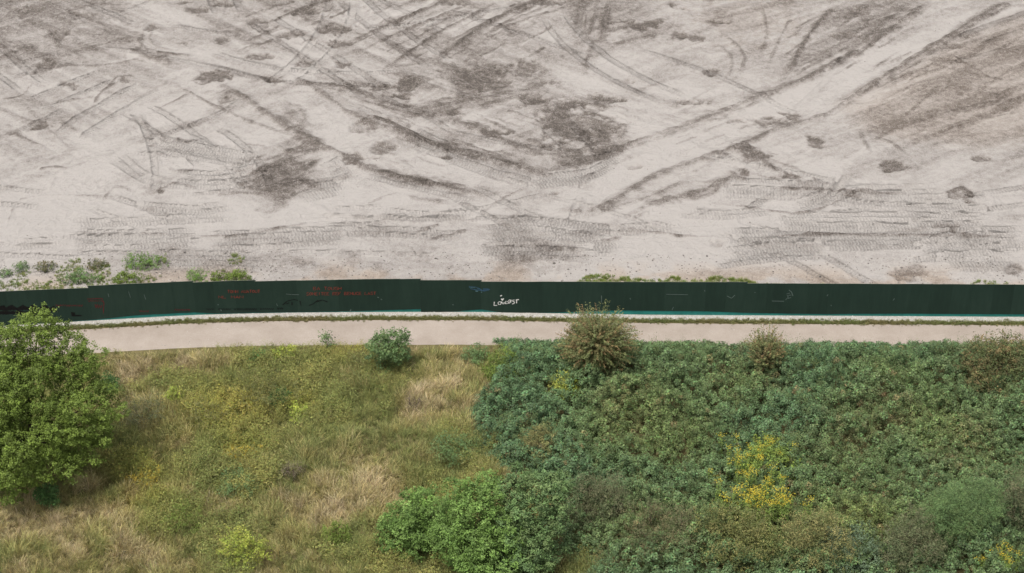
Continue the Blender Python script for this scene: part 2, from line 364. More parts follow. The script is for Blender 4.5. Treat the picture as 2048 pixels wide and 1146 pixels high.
poly(C, [(380, 420), (640, 280), (820, 180), (1040, 20), (1340, 10), (1180, 100), (920, 270), (820, 330), (640, 450), (420, 525), (150, 635), (0, 680), (-330, 790), (-480, 850), (-500, 800), (-200, 700), (0, 540), (200, 470)], -.05, -.02, .5, 0, .3)
blob(60, 60, 260, 90, .08, 0, 0); blob(1500, 40, 120, 60, .1, 0, .1); blob(1024, 60, 260, 80, .08, 0, 0)
stroke(T(C, [(-400, 760), (0, 600), (300, 480), (620, 330), (900, 190), (1200, 20)]), 62, -.06, 0, .25, .3)
# grouser-printed passes
for o, p, a in [(B, [(600, 950), (760, 935), (900, 950), (1150, 985)], 1.25), (B, [(560, 1010), (750, 1000), (900, 1015), (1150, 1020)], 1.5), (B, [(560, 1040), (750, 1035), (1050, 1050)], 1.1), (B, [(0, 960), (200, 960), (500, 980)], .8), (B, [(100, 720), (400, 790), (560, 830)], .8),
        (B, [(280, 560), (600, 690), (830, 745)], 1.), (B, [(760, 750), (1000, 720), (1150, 650)], 1.), (B, [(130, 880), (350, 900), (560, 880)], .7), (A, [(280, 990), (500, 990), (850, 985)], .9),
        (A, [(860, 1000), (1100, 985), (1432, 970)], .9), (A, [(300, 925), (600, 915), (960, 900)], .8), (A, [(540, 850), (800, 870), (960, 850)], .8), (A, [(620, 590), (850, 640), (1050, 680)], 1.), (A, [(700, 740), (900, 750), (1060, 720)], 1.),
        (A, [(560, 1075), (900, 1080), (1100, 1090)], .9), (A, [(1210, 810), (1432, 760)], 1.), (A, [(450, 650), (600, 740), (760, 770)], .8), (A, [(1340, 720), (1432, 680)], 1.), (A, [(20, 1020), (280, 1000)], .5),
        (C, [(200, 985), (450, 985), (700, 995), (1000, 985), (1400, 1000)], 1.3), (C, [(180, 1070), (400, 1045), (650, 1030)], 1.1), (C, [(1000, 1040), (1250, 985), (1432, 980)], 1.1), (C, [(1100, 1085), (1432, 1075)], 1.1),
        (C, [(170, 780), (500, 795), (850, 835), (1290, 850)], .9), (C, [(640, 780), (900, 785), (1120, 780)], .8), (C, [(500, 870), (640, 800), (700, 740)], 1.), (C, [(420, 915), (900, 920), (1300, 910)], .9), (C, [(0, 880), (200, 890), (420, 870)], .8), (B, [(1100, 960), (1300, 940), (1432, 960)], .7)]:
    P = T(o, p); track(P, a * .75)
    for dv in ((-10, 10, -20) if a >= .9 else (-11,)): track([(x + rng.uniform(-20, 20), y + dv + rng.uniform(-2, 2)) for x, y in P], a * rng.uniform(.4, .7))
# berms and spill lines pushed up by the blade
LN = [(B, [(0, 440), (130, 500), (260, 545), (400, 590), (560, 630), (700, 670), (830, 710)], 26, .55, .10),
      (A, [(1180, 300), (1300, 370), (1432, 460)], 10, .35, .05),
      (B, [(830, 710), (950, 690), (1080, 630), (1200, 590), (1330, 545), (1432, 510), (1580, 455), (1720, 400), (1870, 340), (2010, 270), (2110, 215), (2200, 165), (2270, 110), (2410, 10)], 20, .42, .10),
      (B, [(860, 690), (960, 660), (1080, 640), (1190, 600)], 60, .40, .05),
      (B, [(910, 860), (1020, 872), (1100, 832), (1200, 772), (1320, 712), (1432, 670), (1520, 640), (1670, 580), (1790, 530), (1930, 490), (2010, 460), (2090, 400), (2190, 330), (2300, 275), (2420, 200), (2570, 100), (2720, 10)], 20, .42, .10),
      (B, [(1000, 880), (1150, 840), (1300, 790), (1432, 730)], 22, .32, .04),
      (B, [(1130, 905), (1250, 850), (1340, 820), (1432, 800), (1520, 765), (1620, 715), (1660, 690)], 28, .5, .08),
      (A, [(880, 340), (1000, 400), (1100, 470), (1200, 535), (1300, 590), (1432, 650), (1520, 700), (1720, 745), (1870, 775), (1990, 805)], 22, .50, .09),
      (A, [(1110, 430), (1200, 470), (1240, 540), (1330, 600)], 44, .30, .05),
      (A, [(700, 340), (850, 420), (1000, 485), (1200, 560)], 8, .36, .04),
      (B, [(430, 480), (600, 540), (720, 590), (800, 620), (900, 640)], 22, .38, .05), (B, [(560, 470), (700, 540), (830, 600)], 10, .25, .03),
      (B, [(380, 250), (500, 170), (600, 100), (720, 40), (850, -10)], 20, .62, .10), (B, [(0, 200), (150, 120), (300, 60), (450, -5)], 12, .42, .05), (B, [(180, 280), (330, 180), (450, 110), (640, 20)], 12, .40, .05), (B, [(100, 200), (250, 130), (400, 70), (540, 10)], 9, .36, .04), (B, [(640, 110), (760, 60), (900, 10)], 8, .25, .03), (B, [(560, 150), (700, 100), (980, 10)], 6, .3, .03),
      (B, [(330, 440), (470, 420), (600, 400), (740, 370), (870, 340)], 30, .42, .06), (B, [(250, 470), (420, 460), (600, 430), (720, 400)], 16, .36, .05), (B, [(200, 290), (350, 340), (480, 390), (540, 400)], 24, .36, .05), (B, [(0, 330), (150, 400), (330, 450)], 26, .3, .04), (B, [(20, 390), (200, 440), (420, 500)], 10, .3, .03),
      (B, [(960, 120), (970, 70), (990, 20), (1000, -20)], 24, .40, .05), (B, [(1010, 150), (1040, 80), (1050, 0)], 12, .3, .03), (B, [(1070, 170), (1080, 90), (1095, 10)], 26, .48, .06), (B, [(1000, 300), (1010, 230), (1040, 170)], 14, .28, .03), (B, [(1100, 130), (1200, 110), (1310, 90)], 14, .36, .03), (B, [(1090, 185), (1200, 165), (1330, 140)], 8, .32, .03), (B, [(1100, 100), (1200, 85)], 8, .3, .03),
      (A, [(-10, 243), (60, 215), (125, 195)], 24, .52, .08), (A, [(500, 200), (560, 210), (620, 240), (740, 265)], 18, .62, .08), (A, [(650, 215), (770, 230)], 9, .5, .04), (A, [(590, 130), (570, 165), (600, 200), (690, 220)], 9, .32, .04), (A, [(640, 120), (610, 150), (640, 190), (720, 205)], 6, .22, .03),
      (A, [(380, 430), (420, 370), (500, 330)], 8, .40, .03), (A, [(0, 405), (80, 395), (130, 340)], 8, .36, .03), (A, [(200, 420), (400, 395)], 7, .30, .03), (A, [(640, 450), (780, 385)], 8, .38, .03), (A, [(0, 540), (60, 550), (130, 580), (200, 600)], 8, .34, .03), (A, [(170, 690), (220, 680), (270, 695)], 9, .34, .03), (A, [(190, 110), (220, 150), (250, 190)], 9, .42, .03),
      (A, [(1080, 100), (1250, 30), (1400, -10)], 10, .42, .04), (A, [(1090, 40), (1200, 10)], 8, .4, .03), (A, [(1030, 160), (1140, 110)], 14, .4, .04), (A, [(300, 210), (420, 180), (520, 150)], 8, .26, .03), (A, [(250, 260), (420, 270), (560, 240)], 7, .26, .03), (A, [(450, 345), (480, 315), (540, 310)], 8, .4, .03), (A, [(1230, 330), (1340, 360), (1432, 385)], 24, .40, .05), (A, [(1310, 340), (1432, 360)], 10, .36, .03),
      (A, [(1240, 585), (1130, 700), (1000, 748)], 100, .40, .03), (A, [(1300, 650), (1190, 780), (1110, 870)], 80, .40, .03), (A, [(980, 732), (1100, 685), (1250, 630), (1340, 605)], 12, .36, .05), (A, [(1070, 790), (1200, 720), (1300, 660)], 9, .24, .03),
      (A, [(250, 950), (400, 955), (700, 965), (850, 968), (1000, 960), (1150, 930), (1350, 910)], 8, .36, .05), (A, [(20, 960), (60, 840), (130, 808), (330, 800), (480, 800)], 6, .28, .03), (A, [(190, 800), (240, 700)], 6, .28, .02), (A, [(410, 840), (470, 760), (560, 790)], 7, .25, .02), (A, [(0, 760), (100, 720), (220, 735)], 7, .25, .02),
      (A, [(650, 780), (700, 750), (800, 765)], 6, .25, .02), (A, [(900, 800), (1000, 790), (1080, 800)], 7, .3, .02),
      (A, [(850, 1085), (1100, 1075), (1390, 1105)], 46, .22, .05), (B, [(0, 1060), (100, 1075), (240, 1090)], 36, .22, .05),
      (C, [(430, 320), (480, 270), (510, 210), (560, 130), (640, 40)], 14, .44, .06), (C, [(440, 310), (560, 270), (700, 200)], 9, .24, .03), (C, [(190, 130), (260, 190), (290, 240), (260, 310), (220, 340)], 9, .24, .03), (C, [(170, 180), (230, 230), (230, 300), (180, 350)], 8, .2, .03), (C, [(360, 20), (380, 130), (350, 230)], 10, .2, .02), (C, [(480, 60), (430, 160), (380, 280)], 8, .2, .02),
      (C, [(330, 650), (420, 690), (520, 730)], 30, .42, .05), (C, [(230, 610), (330, 640), (400, 680)], 36, .36, .05), (C, [(380, 650), (500, 690), (620, 760)], 8, .32, .03), (C, [(360, 765), (600, 775), (940, 790)], 6, .36, .03), (C, [(360, 965), (800, 960), (1400, 965)], 8, .40, .05), (C, [(0, 965), (180, 968)], 6, .3, .03), (C, [(160, 830), (330, 850), (480, 875), (600, 850), (720, 800)], 6, .32, .03), (C, [(700, 440), (950, 250), (1180, 120)], 10, .26, .03), (C, [(820, 560), (900, 590), (960, 640)], 8, .24, .03), (C, [(760, 545), (800, 620)], 14, .24, .03),
      (C, [(900, 500), (1000, 430), (1100, 330)], 10, .18, .02), (C, [(960, 330), (1150, 250), (1400, 100)], 10, .2, .02), (C, [(1050, 260), (1200, 300), (1400, 330)], 9, .2, .02), (C, [(1130, 220), (1300, 320)], 6, .2, .02), (C, [(1000, 610), (1200, 560), (1432, 520)], 9, .12, .02), (C, [(1200, 820), (1270, 840), (1290, 860)], 8, .34, .03), (C, [(1120, 790), (1180, 770), (1240, 810)], 12, .46, .05), (C, [(660, 130), (740, 60), (820, 10)], 8, .25, .03), (C, [(560, 310), (700, 230), (860, 90), (960, 30)], 16, .26, .04),
      (B, [(620, 1065), (800, 1060), (1000, 1045)], 50, .38, .03), (B, [(760, 985), (900, 1000), (1000, 1040)], 30, .26, .02), (B, [(380, 975), (450, 960), (510, 945)], 6, .36, .03), (B, [(300, 950), (350, 940), (400, 920)], 6, .3, .03), (B, [(1080, 985), (1150, 975)], 8, .36, .03), (B, [(1130, 930), (1260, 950), (1432, 965)], 6, .26, .03), (B, [(560, 900), (620, 840), (760, 770)], 6, .28, .03), (B, [(260, 800), (330, 820), (460, 830)], 10, .26, .03), (B, [(120, 830), (230, 790)], 8, .25, .03),
      (B, [(760, 560), (900, 620), (1060, 600)], 14, .3, .04), (B, [(840, 450), (1000, 480), (1050, 500)], 12, .34, .05), (B, [(820, 500), (930, 560), (1020, 570)], 10, .24, .03), (B, [(1170, 500), (1160, 560), (1130, 590)], 24, .3, .05)]
for o, p, w, d, h in LN:
    stroke(T(o, p), w / Z * 1.9, d * .62, h * 1.0, .8, .7)
    stroke([(x + rng.uniform(-2, 2), y + rng.uniform(-1, 1)) for x, y in T(o, p)], w / Z * .6, d * .62, h * .8, 1.0, .6)
    if w > 9: stroke([(x + w * .25, y + w * rng.choice([-.33, .33])) for x, y in T(o, p)], 3, d * .4, h * .3, 1.2, .5)
# blade and bucket streaks inside the damp patches
for o, x0, y0, x1, y1, dx, dy, n in [(B, 850, 460, 1080, 620, 110, 34, 26), (A, 980, 640, 1250, 800, 100, -42, 18), (B, 430, 270, 640, 370, 60, 26, 12), (B, 720, 390, 1080, 430, 80, 16, 12), (B, 160, 340, 300, 400, 50, 10, 10), (C, 260, 475, 520, 520, 50, -6, 12), (B, 0, 20, 420, 240, 110, -58, 30), (B, 480, 20, 860, 220, 120, -66, 26), (A, 1000, 20, 1400, 200, 70, -30, 26), (A, 480, 140, 720, 260, 60, 16, 12), (C, 480, 40, 860, 300, 90, -60, 26), (C, 820, 120, 1400, 460, 110, -58, 40), (C, 250, 600, 520, 740, 70, 30, 12), (B, 960, 20, 1100, 160, 8, -60, 12), (A, 620, 560, 1050, 720, 120, 14, 16), (B, 100, 470, 800, 680, 110, 36, 40), (C, 0, 420, 300, 640, 100, -36, 22)]:
    for k in range(n):
        x, y, f = rng.uniform(x0, x1), rng.uniform(y0, y1), rng.uniform(.4, 1.1)
        stroke(T(o, [(x - dx * f / 2, y - dy * f / 2), (x + rng.normal(0, 4), y + rng.normal(0, 3)), (x + dx * f / 2, y + dy * f / 2)]), rng.uniform(2.2, 5.5), rng.uniform(.10, .34) * rng.choice([1, 1, 1, -.7]), rng.choice([.04, -.03]), .8, .6)
# scoops, damp spots and dumped spoil
BL = [(A, 180, 265, 45, 18, .5), (A, 285, 345, 42, 16, .45), (A, 165, 520, 40, 20, .5), (A, 870, 315, 65, 28, .62), (A, 1115, 330, 55, 26, .5), (A, 1250, 50, 45, 26, .62), (A, 510, 325, 30, 12, .45), (A, 925, 410, 40, 14, .42), (A, 1375, 125, 70, 30, .55), (A, 1400, 180, 60, 18, .5), (A, 1060, 230, 60, 18, .42), (A, 910, 165, 36, 18, .42), (A, 1240, 265, 50, 16, .42), (A, 810, 45, 50, 20, .4), (A, 240, 135, 46, 34, .25), (A, 900, 20, 50, 12, .4), (A, 760, 10, 40, 12, .4), (A, 1200, 140, 50, 20, .35), (A, 750, 175, 20, 8, .3), (A, 660, 780, 14, 8, .35), (A, 330, 60, 60, 20, .2), (A, 90, 50, 60, 40, .15), (A, 620, 110, 30, 18, .3), (A, 1050, 90, 60, 18, .3),
      (B, 280, 345, 45, 34, .6), (B, 250, 392, 60, 14, .5), (B, 190, 355, 50, 12, .5), (B, 180, 488, 36, 11, .55), (B, 640, 545, 55, 18, .5), (B, 570, 320, 125, 66, .42), (B, 770, 285, 95, 36, .36), (B, 800, 410, 60, 28, .42), (B, 960, 425, 70, 18, .5), (B, 1080, 410, 70, 22, .5), (B, 970, 520, 190, 95, .36), (B, 1060, 560, 90, 50, .22), (B, 1245, 105, 58, 24, .55), (B, 1395, 155, 40, 20, .5), (B, 1175, 335, 36, 16, .25), (B, 850, 10, 70, 20, .5), (B, 10, 260, 30, 18, .45), (B, 440, 645, 26, 8, .5), (B, 470, 465, 30, 9, .5), (B, 1360, 20, 30, 12, .5), (B, 260, 430, 30, 8, .4), (B, 1000, 265, 20, 10, .35), (B, 230, 85, 40, 14, .35), (B, 440, 10, 50, 14, .45), (B, 840, 340, 50, 10, .45), (B, 720, 130, 40, 30, .2), (B, 340, 745, 14, 5, .4), (B, 880, 790, 20, 8, .3), (B, 1200, 680, 40, 10, .3), (B, 90, 520, 60, 24, .22), (B, 60, 650, 70, 30, .3), (B, 160, 610, 60, 30, .3),
      (C, 180, 92, 40, 16, .5), (C, 75, 155, 60, 20, .5), (C, 160, 300, 40, 18, .42), (C, 60, 415, 70, 16, .34), (C, 400, 495, 110, 24, .5), (C, 490, 472, 50, 18, .5), (C, 580, 580, 45, 28, .52), (C, 885, 685, 60, 22, .58), (C, 1190, 800, 76, 26, .42), (C, 1262, 650, 45, 13, .45), (C, 1090, 920, 70, 14, .40), (C, 1130, 945, 40, 9, .4), (C, 455, 722, 70, 18, .48), (C, 330, 645, 80, 26, .40), (C, 170, 1000, 45, 18, .32), (C, 960, 1115, 80, 32, .40), (C, 1190, 150, 22, 16, .3), (C, 1390, 1095, 40, 36, .4), (C, 720, 800, 40, 13, .32), (C, 510, 215, 12, 9, .5), (C, 640, 45, 18, 9, .5), (C, 0, 35, 30, 13, .5), (C, 250, 495, 40, 12, .35), (C, 1330, 428, 6, 5, .6), (C, 1180, 360, 36, 12, .25), (C, 700, 150, 50, 16, .22), (C, 1090, 245, 60, 16, .25), (C, 290, 710, 16, 14, .35), (C, 1150, 190, 60, 14, .2), (C, 780, 60, 60, 30, .2)]
for o, x, y, rx, ry, d in BL: blob(o + x / Z, y / Z, rx / Z, ry / Z, d * 1.2, -.07)
# reddish fringe along the hoarding
warm += .55 * (1 - smooth(4.0, 6.5, DT)) * smooth(.42, .6, N_pat) ; moist += .14 * (1 - smooth(3.4, 6.2, DT)) * smooth(.4, .62, N_pat)
near = 1 - smooth(50, 75, np.abs(DX)); near = near * (1 - smooth(60, 110, DT))
hgt = hgt * near + near * (.12 * (fbm(DX, DY, .12, 501, 3) - .5) + .14 * (fbm(DX, DY, .9, 511, 4) - .5) + .07 * N_fine)
hgt *= smooth(0, .8, DT)
me = grid_mesh('construction_ground', DX, DY, hgt, M_dirt)
for nm, a in (('moist', np.where(moist > .45, .45 + .5 * (1 - np.exp(-(moist - .45) / .5)), np.maximum(moist, -.15))), ('warm', np.clip(warm, 0, 1)), ('track_along', t_u), ('track_across', t_v), ('track_mask', np.clip(t_m, 0, 1.5) * near)): fattr(me, nm, a)
tag(link('construction_ground', me), kind='structure', label='pale bare construction ground scraped and rutted by machines')
def ground_z(x, y):
    i = np.clip(np.searchsorted(xs, x), 0, len(xs) - 1); j = np.clip(np.searchsorted(ts, y - yf(x)), 0, len(ts) - 1); return hgt[i, j]

# ---------------------------------------------------------------- strips between hoarding and meadow
sxs = np.concatenate([-graded(0, 60, .35, .35, 3500)[:0:-1], graded(0, 60, .35, .35, 3500)])
def strip(name, t0, t1, z, mat, n=8, wob=0., label=None, zf=None):
    t = np.linspace(t0, t1, n); X, Tt = np.meshgrid(sxs, t, indexing='ij')
    w0 = (fbm(X, X * 0, .9, 600, 3) - .5) * wob; f = (Tt - t0) / (t1 - t0)
    Y = yf(X) + Tt + w0 * (1 - 0 * f)
    Zz = np.full_like(X, z)
    if zf is not None: Zz = Zz + zf(X, Y, f)
    return tag(link(name, grid_mesh(name, X, Y, Zz, mat)), kind='structure', label=label)
strip('gravel_strip', -GRAV - .1, .12, -.004, M_gravel, 4, label='narrow strip of white gravel at the foot of the hoarding')
strip('verge_soil', -PATH0 - .15, -GRAV - .05, -.012, M_soil, 4, label='thin grassy verge soil between gravel and path')
strip('path', -PATH1 - .25, -PATH0 + .03, -.008, M_path, 14, .10, 'pale pinkish gravel footpath along the hoarding', lambda X, Y, f: .03 * np.sin(f * math.pi))
mt = graded(0, 34, .22, .3, 4500); MX, MT = np.meshgrid(sxs, mt, indexing='ij')
MY = yf(MX) - PATH1 - MT + (fbm(MX, MX * 0, .6, 610, 3) - .5) * .25 * (1 - smooth(0, 1, MT))
def meadow_z(x, y):
    t = yf(x) - PATH1 - y
    return (.6 * (fbm(x, y, .16, 620, 3) - .5) + .45 * (fbm(x, y, .7, 630, 3) - .5)) * smooth(.2, 3, t) - .004
tag(link('meadow_ground', grid_mesh('meadow_ground', MX, MY, meadow_z(MX, MY), M_soil)), kind='structure', label='rough ground under the meadow and brambles')

# ---------------------------------------------------------------- hoarding
TOPS = [((-700, 620), (0, 583)), ((0, 583), (181, 575.5)), ((181, 571.5), (388, 562)), ((388, 564.5), (512, 560)), ((512, 562.5), (740, 558)), ((740, 558), (841, 557.5)), ((841, 560), (962, 560.5)), ((962, 563), (1300, 564)), ((1300, 564), (1492, 564)), ((1492, 566.5), (2048, 569)), ((2048, 569), (3000, 573))]
GAPS = np.array([(-700, .04), (100, .03), (205, .05), (250, .15), (390, .14), (420, .05), (600, .03), (700, .05), (760, .09), (840.5, .16), (841.5, .0), (915, .0), (925, .08), (963, .15), (964, 0), (1060, 0), (1120, .06), (1230, .22), (1400, .22), (1500, .14), (1650, .09), (1800, .14), (3000, .14)])
def upx(x, y, z): return 1024 + x * scale_at(y, z)
def top_z(u, y):
    for (u0, v0), (u1, v1) in TOPS:
        if u0 <= u < u1: return at_depth(u, v0 + (v1 - v0) * (u - u0) / (u1 - u0), y)[2]
    return 2.4
fence = empty('hoarding_fence', (0, float(yf(0)), 0), 'long dark green plywood hoarding with graffiti between the footpath and bare ground', 'fence')
FY = float(yf(0))
jx = []
u0 = 962.0; w = 40.6                                     # sheet joints; the stepped joints fall on this rhythm
edges = sorted(set([181., 388., 512., 841., 962., 1492.]))
def split(a, b):
    n = max(1, round((b - a) / w)); return [a + (b - a) * k / n for k in range(n)]
js = []
for a, b in zip([181 - 41 * 14] + edges, edges + [1492 + 41 * 26]): js += split(a, b)
js.append(1492 + 41 * 26)
def x_of(u):
    x = (u - 1024) / 33.3
    for _ in range(6): x = (u - 1024) / scale_at(float(yf(x)), 1.2)
    return x
PT = .018
for a, b in zip(js[:-1], js[1:]):
    xa, xb = x_of(a), x_of(b); ya, yb = float(yf(xa)), float(yf(xb)); e = 1e-3
    za, zb = top_z(a + e, ya) + rng.normal(0, .006), top_z(b - e, yb) + rng.normal(0, .006)
    ga, gb = np.interp(a + 1.0, GAPS[:, 0], GAPS[:, 1]) * 1.35, np.interp(b - 1.0, GAPS[:, 0], GAPS[:, 1]) * 1.35
    d = np.array([xb - xa, yb - ya]); d /= np.linalg.norm(d); nn = np.array([-d[1], d[0]]); off = rng.uniform(-.004, .004)
    xa2, xb2 = xa + d[0] * .0006, xb - d[0] * .0006; ya2, yb2 = ya + d[1] * .0006, yb - d[1] * .0006
    def prism(xa, ya, xb, yb, za0, zb0, za1, zb1, f0, f1):
        V = []
        for f in (f0, f1):
            for (x, y, z) in ((xa, ya, za0), (xb, yb, zb0), (xb, yb, zb1), (xa, ya, za1)): V.append((x + nn[0] * f, y + nn[1] * f - FY, z))
        return V, [(0, 1, 2, 3), (5, 4, 7, 6), (3, 2, 6, 7), (1, 0, 4, 5), (0, 3, 7, 4), (2, 1, 5, 6)]
    V, Q = prism(xa2, ya2, xb2, yb2, ga, gb, za, zb, off, off + PT)
    link('panel', quad_mesh('panel', V, Q, [M_panel, M_ply], mi=[0, 1, 1, 1, 0, 0]), fence)
    V, Q = prism(xa2, ya2, xb2, yb2, -.02, -.02, .34, .34, .026, .040)
    link('base_board', quad_mesh('base_board', V, Q, [M_teal]), fence)
    if rng.random() < .5 or True:
        mb = MB(); c = np.array([xb + nn[0] * .09, yb + nn[1] * .09 - FY])
        mb.add([(c[0] + sx * .045, c[1] + sy * .045, z) for z in (-.05, min(za, zb) - .06) for sx, sy in ((-1, -1), (1, -1), (1, 1), (-1, 1))], [(0, 1, 2, 3), (4, 5, 6, 7), (0, 1, 5, 4), (1, 2, 6, 5), (2, 3, 7, 6), (3, 0, 4, 7)])
        mb.build('post', M_panel, fence)
# ---- graffiti: flat ribbons of paint 5 mm proud of the sheets
def fpt(u, v, lift=.009):
    x = x_of(u); y = float(yf(x)); p = at_depth(u, v, y - lift); return np.array([p[0], p[1] - FY, p[2]])
def ribbons(name, strokes, wpx, mat, label=None, rag=.0):
    V = []; Q = []
    for s in strokes:
        P = []
        for (a, b) in zip(s[:-1], s[1:]):
            n = max(1, int(math.hypot(b[0] - a[0], b[1] - a[1]) / 3))
            P += [(a[0] + (b[0] - a[0]) * k / n, a[1] + (b[1] - a[1]) * k / n) for k in range(n)]
        P.append(s[-1]); W3 = [fpt(u, v) for u, v in P]; b0 = len(V)
        for i, p in enumerate(W3):
            d = W3[min(i + 1, len(W3) - 1)] - W3[max(0, i - 1)]; d /= np.linalg.norm(d) + 1e-9
            nn = np.cross(d, (0, -1, 0)); nn /= np.linalg.norm(nn) + 1e-9; h = wpx / 2 / 33.4 * (1 + rng.normal(0, rag))
            V += [p + nn * h, p - nn * h]
        Q += [(b0 + 2 * i, b0 + 2 * i + 1, b0 + 2 * i + 3, b0 + 2 * i + 2) for i in range(len(W3) - 1)]
    o = link(name, quad_mesh(name, V, Q, [mat]), fence)
    if label: o['label'] = label
FONT = {'A': [[(0, 1), (.5, 0), (1, 1)], [(.2, .65), (.8, .65)]], 'B': [[(0, 0), (0, 1), (.8, 1), (.9, .7), (0, .5), (.8, .3), (.7, 0), (0, 0)]], 'C': [[(1, .1), (.4, 0), (0, .5), (.4, 1), (1, .9)]], 'D': [[(0, 0), (0, 1), (.7, .9), (1, .5), (.7, .1), (0, 0)]],
        'E': [[(1, 0), (0, 0), (0, 1), (1, 1)], [(0, .5), (.7, .5)]], 'F': [[(1, 0), (0, 0), (0, 1)], [(0, .5), (.7, .5)]], 'G': [[(1, .1), (.4, 0), (0, .5), (.4, 1), (1, .9), (1, .55), (.6, .55)]], 'H': [[(0, 0), (0, 1)], [(1, 0), (1, 1)], [(0, .5), (1, .5)]], 'I': [[(.5, 0), (.5, 1)]],
        'L': [[(.1, 0), (0, 1), (.9, .95)]], 'M': [[(0, 1), (0, 0), (.5, .6), (1, 0), (1, 1)]], 'N': [[(0, 1), (0, 0), (1, 1), (1, 0)]], 'O': [[(.5, 0), (.05, .35), (.15, .9), (.6, 1), (.95, .6), (.85, .15), (.5, 0)]], 'S': [[(1, .05), (.3, 0), (.1, .35), (.9, .6), (.8, .95), (0, 1)]],
        'T': [[(0, 0), (1, 0)], [(.5, 0), (.5, 1)]], 'U': [[(0, 0), (.05, .9), (.5, 1), (.95, .9), (1, 0)]], 'V': [[(0, 0), (.5, 1), (1, 0)]]}
def word(txt, u, v, wdt, h, slope=0.):
    out = []; n = len(txt); cw = wdt / n
    for i, ch in enumerate(txt):
        for s in FONT.get(ch, []): out.append([(u + cw * (i + .78 * x), v + h * y + slope * (i + x) * cw) for x, y in s])
    return out
ribbons('graffiti_lettering', word('TOMM AUATOUT', 455, 580.5, 66, 5.5, -.01) + word('NL MAN', 437, 591.5, 51, 5, .0), 1.3, M_red, 'faded red lettering high on the left part of the hoarding', .15)
ribbons('graffiti_lettering', word('BA TOUGH', 627, 574, 57, 6, .0) + word('SOMEITEE BEF BENUCE LAST', 613, 585, 140, 5.5, -.008), 1.3, M_red, 'two faded red rows of lettering left of the middle', .15)
ribbons('graffiti_lettering', word('L', 988, 603.6, 9, 7.5) + [[(999, 603), (996, 605), (997, 609), (1001, 609), (1003, 605), (999, 603)], [(1003, 603), (1006, 608.5), (1008.5, 604), (1010, 608)], [(1012, 602), (1011, 607.5), (1015, 607)], [(1019, 599.5), (1015.5, 603), (1018, 607), (1022, 604), (1021, 600), (1019, 599.5)], [(1016, 607), (1023, 600)], [(1029, 600), (1025, 600.5), (1026, 603), (1029, 604), (1028, 607), (1024, 608)], [(1031.5, 600), (1038, 599)], [(1033.5, 600), (1033, 606.5)]], 1.7, M_white, 'white painted letters LOVLOST', .1)
ribbons('graffiti_heart', [[(1002.5, 597.5), (1004.5, 601), (1007.5, 597)], [(1003.2, 598.5), (1006.8, 598.2)], [(1000.5, 592.3), (1003.8, 590.6)]], 2.4, M_white, 'small white heart and dab above the white letters')
def scribble(u0, u1, v, h, n):
    return [[(u0 + (u1 - u0) * k / n, v + h * (.5 if k % 2 else -.5) * random.uniform(.5, 1)) for k in range(n + 1)]]
ribbons('graffiti_scribble', scribble(251, 267, 624, 4, 9) + scribble(279, 297, 622.5, 4, 10) + scribble(307, 330, 622, 4, 11) + scribble(343, 380, 620, 4, 18), 1.3, M_crim, 'crimson scribbled words near the foot of the hoarding', .2)
ribbons('graffiti_scribble', scribble(112, 165, 611, 4, 22) + scribble(176, 205, 602, 5, 11) + scribble(190, 204, 613, 10, 6) + [[(174, 598), (204, 597), (208, 606), (206, 630)]], 1.2, M_crim, 'dark crimson scrawl beside the leafy tree', .25)
ribbons('graffiti_scribble', [[(-40, 619), (60, 617), (112, 621)], [(-40, 626), (70, 625), (150, 628)], [(-40, 633), (60, 632), (165, 633)], [(-40, 640), (150, 637)]] + scribble(-40, 110, 616, 8, 14), 7, M_blk, 'black scrawl above the leafy tree', .3)
ribbons('graffiti_scribble', scribble(412, 428, 618.5, 4, 9) + scribble(436, 461, 618.5, 4, 14) + scribble(468, 513, 618.3, 4, 22) + scribble(520, 547, 618.2, 4, 14) + scribble(555, 566, 617, 4, 6), 1.9, M_blk, 'row of black scribbled words at the foot of the hoarding', .2)
ribbons('graffiti_scribble', [[(565, 610), (575, 602), (588, 599), (596, 601)], [(572, 608), (578, 606)], [(618, 611), (626, 608), (636, 600)], [(630, 604), (645, 600), (655, 604)], [(584, 604), (584, 610)], [(600, 602), (602, 611)]], 1.6, M_blk, 'black looping tag left of the middle', .3)
ribbons('graffiti_scribble', [[(938, 573.5), (951, 574.3), (958, 577), (964, 581), (978, 580)], [(940, 577), (955, 580), (968, 582), (980, 578.5)], [(966, 578), (977, 578)]], 2.3, M_blue, 'blue sprayed squiggle', .2)
ribbons('graffiti_scribble', [[(938, 574.2), (950, 574.8)], [(955, 576.5), (963, 580)], [(951, 582), (956, 582.5)], [(962, 584), (964, 584.5)]], 1.4, M_cyan, 'pale blue highlight strokes in the blue squiggle', .2)
ribbons('scuff_mark', [[(257, 583), (261, 595)], [(288, 589), (291.5, 599)], [(216, 587), (218, 594)], [(553, 607), (555, 612)]], .9, M_pale, 'thin pale diagonal scratches')
ribbons('scuff_mark', [[(755, 594), (757.5, 595.5)], [(761.5, 598), (764, 599.5)], [(435.5, 609), (437, 610)], [(441, 619), (443, 622)], [(700, 623), (702, 619)], [(905, 609), (907, 610)]], 2.0, M_pale, 'pale paint dabs')
ribbons('scuff_mark', [[(572, 588), (582, 589)], [(583, 589), (598, 589.5)], [(1332, 588.5), (1376, 589.5)], [(1454, 592), (1463, 596.5), (1470, 590)]], 1.1, M_pale, 'faint pale pencil-like lines')
